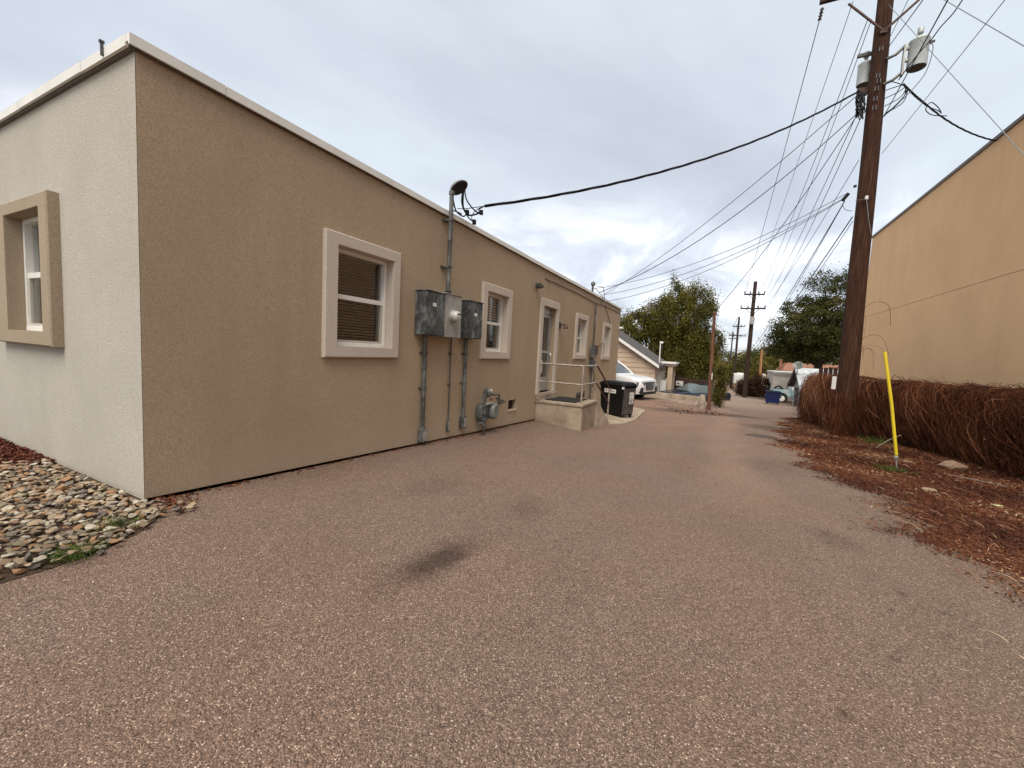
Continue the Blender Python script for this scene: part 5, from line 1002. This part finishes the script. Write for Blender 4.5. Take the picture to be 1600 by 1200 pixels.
# manhole
mh = Vector((1.11, 11.4, gz(1.11, 11.4))); tilt = .04; n_ = 28
MHb = MB(); MHb.prism([(mh.x+.33*math.cos(t), mh.y+.33*math.sin(t), gz(mh.x, mh.y+.33*math.sin(t))-.05) for t in [2*math.pi*k/n_ for k in range(n_)]], [(mh.x+.33*math.cos(t), mh.y+.33*math.sin(t), gz(mh.x, mh.y+.33*math.sin(t))+.010) for t in [2*math.pi*k/n_ for k in range(n_)]])
o = MHb.build('manhole_cover', simple('cast_iron', (.10, .075, .060), .8, .2, .3, 20, spec=.2)); o['kind'] = 'structure'
# ================================================================== STONES (river rock bed)
SB = empty('stone_bed', (-4.6, .6, gz(-4.6, .6)), label='bed of mixed river stones along the front of the off-white wall', cat='stone bed')
protos = []
for k in range(10):
    bm = bmesh.new(); sx, sy, sz = 1, random.uniform(.6, .9), random.uniform(.32, .55)
    for _ in range(15):
        v = Vector((random.gauss(0, 1), random.gauss(0, 1), random.gauss(0, 1))).normalized(); bm.verts.new((v.x*sx, v.y*sy, v.z*sz))
    bmesh.ops.convex_hull(bm, input=bm.verts); bmesh.ops.recalc_face_normals(bm, faces=bm.faces)
    me = bpy.data.meshes.new('stone'); bm.to_mesh(me); bm.free(); protos.append(me)
pm_ = {}
def proto(k, mi):
    if (k, mi) not in pm_:
        me = protos[k].copy(); me.materials.append(STONES[mi]); me.polygons.foreach_set('use_smooth', [True]*len(me.polygons)); me.set_sharp_from_angle(angle=math.radians(38)); pm_[(k, mi)] = me
    return pm_[(k, mi)]
cand = []
y = -2.2
while y < 1.47:
    x = -9.0
    while x < lx(max(y, 1.0) if y > 1 else y)+.02:
        X0, Y0 = x+random.uniform(-.02, .02), y+random.uniform(-.02, .02)
        if not (X0 < -5.65 and Y0 > 1.12+.1*math.sin(X0*3)): cand.append((X0, Y0))
        x += .045
    y += .040
for _ in range(26): cand.append((random.uniform(-3.75, -3.35), random.uniform(1.35, 1.62)))
cand = [(x, y) for x, y in cand if y < 1.44 or x > XW+.05]
def vis(x, y):
    v = R.T@(np.array([x, y, 0])-_O); 
    if v[2] >= -.1: return 1e9
    px, py = CX+F*v[0]/-v[2], CY-F*v[1]/-v[2]
    if px < -40 or px > 1640 or py > 1230: return 1e8-v[2]
    return math.sqrt(x*x+y*y+CAMZ**2)
cand.sort(key=lambda c: vis(*c))
wts = [4, 4, 3, 3, 3, 3, 3, 4]
mbs = [MB() for _ in STONES]
for i, (x, y) in enumerate(cand):
    mi = random.choices(range(8), wts)[0]; k = random.randrange(10); s = random.uniform(.017, .035)*(1.25 if random.random() < .12 else 1); q = Quaternion((0, 0, 1), random.uniform(0, 6.28))@Quaternion((1, 0, 0), random.gauss(0, .35))
    z = gz(x, y)+.012+random.uniform(0, .03)+s*.25
    if i < 300:
        o = bpy.data.objects.new('stone', proto(k, mi)); C.objects.link(o); o.parent = SB; o.location = Vector((x, y, z))-Vector(SB.location); o.rotation_mode = 'QUATERNION'; o.rotation_quaternion = q; o.scale = (s, s, s)
    else:
        mb = mbs[mi]; me = protos[k]; b0 = len(mb.v)
        for v in me.vertices: mb.v.append(tuple(Vector((x, y, z))+q@(v.co*s)))
        for p in me.polygons: mb.f.append([b0+j for j in p.vertices])
# the remaining stones as one part, all materials in one mesh
V = []; Fc = []; MI = []
for mi, mb in enumerate(mbs):
    b0 = len(V); V += mb.v
    for f in mb.f: Fc.append([b0+j for j in f]); MI.append(mi)
me = bpy.data.meshes.new('stone_spread'); me.from_pydata(V, [], Fc); me.update()
for m_ in STONES: me.materials.append(m_)
me.polygons.foreach_set('material_index', MI); o = link('stone_spread', me, None, SB); o.location = -Vector(SB.location); o['kind'] = 'stuff'
# bark mulch
n = 9000; x = rng.uniform(-9, -5.5, n); y = rng.uniform(1.02, 1.47, n); tag(quads('bark_mulch', leafquads(np.stack([x, y, GZN(x, y)+.02+rng.random(n)*.03], 1), .022, .5), tint('mulch_chips', [(0, (.03, .010, .007)), (.6, (.12, .035, .022)), (1, (.24, .10, .06))]), rng.random(n)), 'dark red bark mulch against the off-white wall at the left', 'mulch')
# pebbles and grit loose on the asphalt
n = 1500; x = rng.uniform(-3.6, 2.1, n); y = rng.uniform(.3, 9, n)**1.0; keep = (x > np.array([lx(v) for v in y])+.05) & (x < np.array([rx(v) for v in y])-.3); x, y = x[keep], y[keep]; n = len(x)
tag(quads('loose_grit', leafquads(np.stack([x, y, GZN(x, y)+.007], 1), .0042, .5), tint('grit', [(0, (.05, .03, .02)), (.4, (.30, .2, .15)), (1, (.66, .58, .5))]), rng.random(n)), 'loose pale grit scattered over the asphalt', 'grit')
# ================================================================== RIGHT BACKGROUND
sh_ = empty('pale_blue_shed', (5.2, 33.5, gz(5.2, 33.5)), label='small pale blue-grey shed with a dark gable overhang beside the end of the vine hedge', cat='shed')
s1_ = lambda mb, n, m, **k: partof(sh_, mb, n, m, **k)
sx0, sx1, sy0, sy1 = 4.86, 7.6, 29.5, 33.6; gb_ = -1.6; ev = -.05; rdg = 1.0
ym = (sy0+sy1)/2
s1_(MB().prism([(sx0, sy0, gb_), (sx0, sy1, gb_), (sx0, sy1, ev), (sx0, ym, rdg), (sx0, sy0, ev)], [(sx1, sy0, gb_), (sx1, sy1, gb_), (sx1, sy1, ev), (sx1, ym, rdg), (sx1, sy0, ev)]), 'wall', MS['paleblue'])
s1_(MB().prism([(sx0-.35, sy0-.3, ev-.12), (sx0-.35, ym, rdg+.03), (sx0-.35, ym, rdg+.16), (sx0-.35, sy0-.3, ev+.02)], [(sx1+.2, sy0-.3, ev-.12), (sx1+.2, ym, rdg+.03), (sx1+.2, ym, rdg+.16), (sx1+.2, sy0-.3, ev+.02)]), 'roof', simple('pale_roof', (.50, .52, .53), .7, 0, .2, 3))
s1_(MB().prism([(sx0-.36, sy1+.3, ev-.12), (sx0-.36, ym, rdg+.03), (sx0-.36, ym, rdg+.15), (sx0-.36, sy1+.3, ev+.02)], [(sx1+.2, sy1+.3, ev-.12), (sx1+.2, ym, rdg+.03), (sx1+.2, ym, rdg+.15), (sx1+.2, sy1+.3, ev+.02)]), 'roof', MS['shingle'])
s1_(MB().prism([(sx0-.37, sy1+.3, ev-.28), (sx0-.37, ym, rdg-.13), (sx0-.37, ym, rdg+.17), (sx0-.37, sy1+.3, ev+.04)], [(sx0-.33, sy1+.3, ev-.28), (sx0-.33, ym, rdg-.13), (sx0-.33, ym, rdg+.17), (sx0-.33, sy1+.3, ev+.04)]), 'gable_board', MS['shingle'])
s1_(MB().box((sx0-.03, 31.8, gb_), (sx0-.002, 32.9, -.15)), 'door', MS['darktrim']); s1_(MB().box((sx0-.03, 30.0, gb_), (sx0-.002, 30.9, -.35)), 'door', MS['darktrim'])
dc = at_y(1247, 571, 30.5); dsh = empty('satellite_dish', dc, label='grey satellite dish above the pale blue-grey shed', cat='satellite dish'); mb = MB(); mb.lathe((0, 0, 0), [(.01, -.06), (.15, -.045), (.27, .0), (.28, .012), (.265, .012), (.14, -.03), (.01, -.045)], (-.2, -.8, .45), 20); mb.build('dish', MS['galv_m'], dsh, smooth=True)
MB().tube([(0, .05, -.05), (0, .1, -.6)], .025, 8).build('mount', MS['galv_m'], dsh); MB().tube([(0, 0, -.1), (-.08, -.3, .12)], .015, 6).build('feed_arm', MS['galv_m'], dsh)
wb = empty('white_building', (5.2, 41, gz(5.2, 41)), label='low cream-white flat roofed building behind the blue dumpster', cat='building'); w_ = lambda mb, n, m, **k: partof(wb, mb, n, m, **k)
w_(MB().box((4.28, 39.5, -2.2), (9, 44.5, .60)), 'wall', MS['cream']); w_(MB().box((4.22, 39.4, .602), (9.1, 44.6, .72)), 'parapet', MS['white']); w_(MB().box((4.24, 41, -2.0), (4.279, 41.9, -.3)), 'door', MS['darktrim'])
w_(MB().box((5.95, 39.44, -.75), (6.3, 39.498, -.25)), 'window', MS['carglass']); w_(MB().box((4.28, 39.47, .38), (9, 39.499, .41)), 'trim_line', MS['siding'])
for k in range(3): w_(MB().box((3.95+.1*k, 45+k*.6, -1.8), (4.2+.1*k, 45.5+k*.6, .35-.1*k)), 'stepped_wing', MS['cream'])
bh = empty('brown_roof_house', (7.5, 55, gz(7, 55)), label='house with a rust-brown roof rising behind the white building', cat='house'); b_ = lambda mb, n, m, **k: partof(bh, mb, n, m, **k)
b_(MB().box((6.6, 52, -2.5), (12, 58, .6)), 'wall', MS['cream']); b_(MB().prism([(6.3, 51.6, .6), (12.3, 51.6, .6), (12.3, 58.4, .6), (6.3, 58.4, .6)], [(6.9, 54.4, 1.55), (11.6, 54.4, 1.55), (11.6, 55.6, 1.55), (6.9, 55.6, 1.55)]), 'roof', MS['rustroof']); b_(MB().box((6.25, 54, .7), (6.5, 54.4, 1.9)), 'chimney', MS['rustroof'])
dm = empty('blue_dumpster', (3.4, 30.9, gz(3.4, 30.9)), math.radians(-3), label='dark blue steel dumpster standing right of the alley in front of the white building', cat='dumpster')
m = MB(); m.prism([(-.36, -.28, .1), (.36, -.28, .1), (.36, .5, .1), (-.36, .5, .1)], [(-.38, -.34, .78), (.38, -.34, .78), (.38, .54, .78), (-.38, .54, .78)]); m.build('body', MS['blue'], dm, bev=.01)
for x in (-.36, -.12, .12, .34): MB().prism([(x-.02, -.32, .12), (x+.02, -.32, .12), (x+.02, -.27, .12), (x-.02, -.27, .12)], [(x-.02, -.38, .76), (x+.02, -.38, .76), (x+.02, -.33, .76), (x-.02, -.33, .76)]).build('rib', MS['blue'], dm)
MB().box((-.42, -.38, .78), (.42, .56, .83)).build('rim', MS['blue'], dm); MB().box((-.40, -.36, .831), (.40, .55, .86)).build('lid', MS['black'], dm)
MB().box((-.47, -.1, .45), (-.385, .3, .55)).box((.385, -.1, .45), (.47, .3, .55)).build('fork_pocket', MS['blue'], dm)
for x in (-.28, .28): MB().lathe((x, -.15, .05), [(.05, -.03), (.05, .03)], (1, 0, 0), 12).build('caster', MS['rubber'], dm)
# pickup: bed to the left (rear), cab right
pk = empty('pickup_truck', (5.22, 36.2, gz(5.0, 36.2)), math.radians(4), label='faded teal pickup with a white cab, parked partly behind the blue-grey shed', cat='pickup truck')
q_ = lambda mb, n, m, **k: mb.build(n, m, pk, **k)
q_(MB().box((-1.35, -.85, .45), (-.27, .85, .92)), 'bed', MS['teal'], bev=.03); q_(MB().prism([(-.26, -.85, .42), (2.3, -.85, .42), (2.3, .85, .42), (-.26, .85, .42)], [(-.26, -.85, .95), (2.2, -.8, .9), (2.2, .8, .9), (-.26, .85, .95)]), 'lower_body', MS['teal'], bev=.04)
q_(MB().prism([(-.24, -.82, .952), (1.15, -.82, .952), (1.15, .82, .952), (-.24, .82, .952)], [(-.17, -.7, 1.5), (.75, -.7, 1.5), (.75, .7, 1.5), (-.17, .7, 1.5)]), 'cab', MS['white'], bev=.04)
q_(MB().prism([(-.02, -.825, 1.0), (.9, -.825, 1.0), (.7, -.745, 1.36), (.02, -.745, 1.36)], [(-.02, -.845, 1.0), (.9, -.845, 1.0), (.7, -.765, 1.36), (.02, -.765, 1.36)]), 'side_window', MS['carglass']); q_(MB().box((-1.42, -.8, .42), (-1.36, .8, .55)), 'rear_bumper', MS['white'])
for wx in (-.85, 1.6):
    for s_ in (-1, 1):
        wo = q_(MB().lathe((wx, s_*.72, .32), [(.32, 0), (.32, .15), (.28, .18)], (0, s_, 0), 20), 'wheel', MS['rubber'], smooth=True); MB().lathe((wx, s_*.905, .32), [(.2, 0), (.18, .01), (.02, .02)], (0, s_, 0), 16).build('rim', MS['white'], wo, smooth=True)
        q_(MB().lathe((wx, s_*.85, .36), [(.4, -.005), (.4, .005)], (0, s_, 0), 20), 'wheel_arch', MS['darktrim'])
swp = at_y(1216, 609, 37.6); sw = MB().lathe(swp, [(.30, 0), (.33, .05), (.33, .15), (.28, .2)], (0, -1, 0), 22).build('spare_wheel', MS['rubber'], None, True); tag(sw, 'black tyre showing above the blue dumpster against the white building', 'wheel'); MB().lathe(swp+Vector((0, -.202, 0)), [(.2, 0), (.18, .01), (.03, .02)], (0, -1, 0), 16).build('rim', MS['chrome'], sw)
# far trailer, fences, far car
ft = empty('far_trailer', (2.5, 60, gz(2.5, 60)), label='white boxy camper far along the right side of the alley', cat='camper'); A = at_y(1147, 592, 60); Bq = at_y(1162, 585, 60)
partof(ft, MB().box((A.x, 60, gz(2, 60)+.9), (Bq.x+.6, 64, Bq.z)), 'body', MS['white'], bev=.05); partof(ft, MB().box((A.x+.3, 60.5, Bq.z+.002), (Bq.x, 62, Bq.z+.15)), 'roof_vent', MS['white']); partof(ft, MB().box((A.x, 59.97, gz(2, 60)+.5), (Bq.x+.6, 64, gz(2, 60)+.898)), 'skirt', MS['fencetan'])
for i, (y0, y1, xx, hh, mm, lbl) in enumerate(((50, 57, 2.45, 1.1, 'fencetan', 'tan board fence along the right of the far alley, nearest stretch'), (66, 78, 2.3, 1.5, 'fencetan', 'tan board fence along the right of the far alley beyond the camper'))):
    f_ = empty('alley_fence', (xx, (y0+y1)/2, gz(xx, (y0+y1)/2)), label=lbl, cat='fence'); m = MB(); y = y0
    while y < y1: m.box((xx, y, gz(xx, y)-.1), (xx+.03, y+.17, gz(xx, y)+hh+random.uniform(-.04, .04))); y += .18
    partof(f_, m, 'board_run', MS[mm], kind='stuff'); m = MB(); y = y0
    while y < y1: m.box((xx-.1, y, gz(xx, y)-.1), (xx-.01, y+.12, gz(xx, y)+hh+.15)); y += 2.4
    partof(f_, m, 'post_run', MS['fence'], kind='stuff')
fc = car((.9, 112, gz(.9, 112)), math.radians(95), 'tiny white car far down the alley', 'car', MS['suv'], sed, (1.35, -1.35), .33, MS['carglass'])
# ================================================================== TREES
def tree(name, label, base, trunk_h, tr, lobes, nclump, nleaf, size, m_, group=None, cat='tree', spread=.42, up=.0, limbs=9, parent_only=False):
    base = Vector(base); o = empty(name, base, label=label, cat=cat, group=group)
    lb = np.array(lobes, float); vol = lb[:, 3]*lb[:, 4]*lb[:, 5]; idx = rng.choice(len(lb), nclump, p=vol**.7/np.sum(vol**.7)); d = rdir(nclump); rad = rng.uniform(.35, 1.0, nclump)**.55
    cc = lb[idx, :3]+d*rad[:, None]*lb[idx, 3:6]
    mb = MB(); top = Vector((float(lb[:, 0].mean()), float(lb[:, 1].mean()), float(lb[:, 2].mean())))
    mb.tube([(0, 0, -.1), (top.x*.15, top.y*.15, trunk_h*.5), (top.x*.3, top.y*.3, trunk_h)], [tr*1.2, tr*.9, tr*.7], 9)
    fork = Vector((top.x*.3, top.y*.3, trunk_h*.95))
    for k in rng.choice(nclump, min(limbs, nclump), replace=False):
        e = Vector(cc[k]); mid_ = fork.lerp(e, .5)+Vector((rng.normal(0, .15), rng.normal(0, .15), .25)); mb.tube(loop([fork, mid_, e], n=4), [tr*.5]*3+[tr*.3]*3+[tr*.12]*3, 6)
    mb.build('trunk', MS['bark'], o, smooth=True)
    ci = rng.integers(0, nclump, nleaf); sg = spread*rng.uniform(.6, 1.4, nclump)[ci]; off = rng.normal(0, 1, (nleaf, 3))*sg[:, None]; off[:, 2] *= (.75+up); P = cc[ci]+off
    P[:, 2] = np.maximum(P[:, 2], .08)
    tv = np.clip(rng.normal(.42, .14, nclump)[ci]+rng.normal(0, .16, nleaf), 0, 1)
    quads('crown', leafquads(P, size), m_, tv, o); return o
# big left tree
bL = Vector((-3.0, 40.0, gz(-3, 40)))
tree('large_tree', 'big olive-green tree rising behind the tan garage and brown fence, left of the alley', bL, 2.2, .32, [(-.4, 0, 6.3, 2.3, 2.2, 2.9), (1.1, .3, 6.2, 1.7, 1.8, 3.0), (-2.0, .5, 5.6, 1.9, 1.8, 2.2), (.3, 0, 3.6, 3.0, 2.2, 1.9), (-.9, 0, 8.2, 1.0, 1.0, 1.9), (1.7, 0, 8.1, .45, .6, 1.9), (.1, 0, 8.8, .6, .6, 1.1), (-1.9, 0, 8.0, .3, .4, 1.4), (2.4, .2, 4.0, 1.0, 1.4, 1.9)], 400, 88000, .068, LEAF_A, up=.9, spread=.23)
tree('large_tree', 'smaller yellowish tree left of the big one, seen over the garage roof', (-8.2, 39, gz(-8, 39)), 2.2, .22, [(0, 0, 5.0, 2.2, 2.0, 1.7), (1.4, 0, 5.8, 1.5, 1.4, 1.5), (-1.8, .3, 5.0, 1.6, 1.5, 1.4), (.6, 0, 3.2, 2.6, 1.8, 1.3)], 150, 22000, .085, LEAF_A, spread=.34)
tree('large_tree', 'sparse reddish-brown bare-topped tree peeking above the left tree line', (-6.0, 44, gz(-6, 44)), 3, .2, [(0, 0, 7.0, 1.6, 1.2, 1.9), (1.2, 0, 6.0, 1.2, 1.2, 1.9)], 80, 7000, .08, LEAF_R, spread=.25, up=.4)
# right tree
tree('large_tree', 'tall dark green tree behind the near utility pole, right of the alley', (6.3, 31.5+4.5, gz(6, 36)), 3.0, .34, [(1.1, 0, 7.0, 2.6, 2.2, 2.8), (-.7, -.4, 5.4, 2.1, 2.0, 2.3), (2.2, .4, 5.4, 2.4, 2.0, 2.6), (.4, 0, 4.4, 3.0, 2.0, 1.4), (-1.6, 0, 4.2, 1.4, 1.4, 1.2), (3.4, 0, 6.4, 2.0, 1.8, 2.2)], 380, 84000, .068, LEAF_B, spread=.27)
tree('large_tree', 'dull green round tree beyond the white building, left of the tall dark tree', (8.2, 64, gz(8.2, 64)), 3.0, .25, [(0, 0, 4.6, 2.6, 2, 2.2), (1.8, 0, 5.4, 2.0, 1.8, 2.0), (-1.4, 0, 3.2, 1.6, 1.6, 1.7)], 170, 24000, .11, LEAF_B, spread=.35)
# bushes
tree('bush', 'tall green bush just right of the reddish bare pole', (.30, 21.6, gz(.3, 21.6)), .5, .05, [(-.05, 0, 1.0, .17, .35, .9), (-.1, .1, .6, .2, .35, .6), (-0.05, 0, 1.6, .1, .2, .6)], 60, 12000, .03, LEAF_Y, cat='bush', spread=.10, up=.3, limbs=5)
tree('bush', 'brown-red scrubby hedge between the dark pole and the white building', (3.4, 42.5, gz(3.4, 42.5)), .5, .08, [(-.75, 0, .9, .8, .7, .8), (.35, 0, 1.15, .9, .7, .8), (0, 0, .5, 1.5, .8, .6)], 90, 16000, .06, LEAF_R, cat='bush', spread=.2, limbs=6)
tree('bush', 'yellow-orange young tree beside the orange-brown pole', (4.5, 50, gz(4.5, 50)), 1.0, .08, [(0, 0, 1.9, .8, .7, 1.2), (-.3, 0, 2.6, .6, .6, .8)], 45, 5000, .08, LEAF_Y, cat='tree', spread=.25, limbs=5)
# far trees lining both sides
ft_ = [(-5, 52, 5.5, 'A', 'left tree line, first tree behind the big olive tree'), (-4, 64, 6.0, 'B', 'left tree line, tree beyond the first'), (-3.2, 80, 6.5, 'A', 'left tree line, tree near the third utility pole'), (-2.6, 98, 6.5, 'B', 'left tree line, far tree at the alley end'), (5.4, 62, 4.0, 'A', 'right tree line, olive tree beyond the hedge'), (5.6, 76, 5.0, 'B', 'right tree line, dark tree beyond the camper'), (5.0, 92, 5.6, 'A', 'right tree line, olive tree near the alley end'), (9.5, 82, 7.5, 'B', 'right tree line, taller tree far behind the white building'), (13, 70, 7, 'A', 'right tree line, tree behind the rust-roofed house'), (4.9, 57, 2.6, 'A', 'low olive tree right of the alley before the camper'),
       (1.5, 150, 8.5, 'B', 'dark tree closing off the far end of the alley'), (-8, 135, 9, 'A', 'broad far tree left of the alley end'), (11, 140, 9.5, 'A', 'broad far tree right of the alley end'), (3.6, 110, 6.2, 'A', 'right tree line, small olive tree short of the alley end'), (7.6, 108, 7.0, 'B', 'right tree line, bushy tree short of the alley end'), (-1.8, 118, 6.5, 'B', 'left tree line, last dark tree short of the alley end'), (-12, 50, 5.5, 'B', 'far left tree hidden mostly by the tan building')]
for (x, y, h, k, lb_) in ft_:
    s = h/6.0*(1.25 if y > 60 else 1.0); nl_ = int(9000 if y < 70 else 6500)
    tree('background_tree', lb_, (x, y, gz(x, y)), 1.6*s, .2*s, [(0, 0, 3.6*s, 1.9*s, 1.8*s, 2.3*s), (1.1*s, 0, 2.6*s, 1.5*s, 1.4*s, 1.9*s), (-1.1*s, .2, 2.6*s, 1.5*s, 1.4*s, 1.9*s), (0, 0, 1.2*s, 2.0*s, 1.5*s, 1.2*s)], 110, nl_, .10+.0009*y, LEAF_A if k == 'A' else LEAF_B, group='trees lining the far alley', spread=.4*s, limbs=6)
# dark understory band beyond, beside and behind everything, reaching the horizon
def woods(name, n, xr, yr, h, label):
    x = rng.uniform(*xr, n); y = rng.uniform(*yr, n); Z = GZN(x, y); hh = h*(.55+.45*np.sin(x*.21+y*.13)*np.sin(x*.047)); z = Z+rng.random(n)**.8*np.maximum(hh, 1.5)
    return tag(quads(name, leafquads(np.stack([x, y, z], 1), .55), LEAF_B, np.clip(rng.normal(.4, .2, n), 0, 1)), label, 'woods')
woods('distant_woods', 26000, (-120, 140), (165, 235), 11, 'hazy distant band of trees closing the horizon beyond the alley')
woods('distant_woods', 9000, (-60, -9), (60, 95), 6, 'mass of trees far left behind the garage')
woods('distant_woods', 9000, (12, 60), (60, 95), 6.5, 'mass of trees far right behind the sheds')
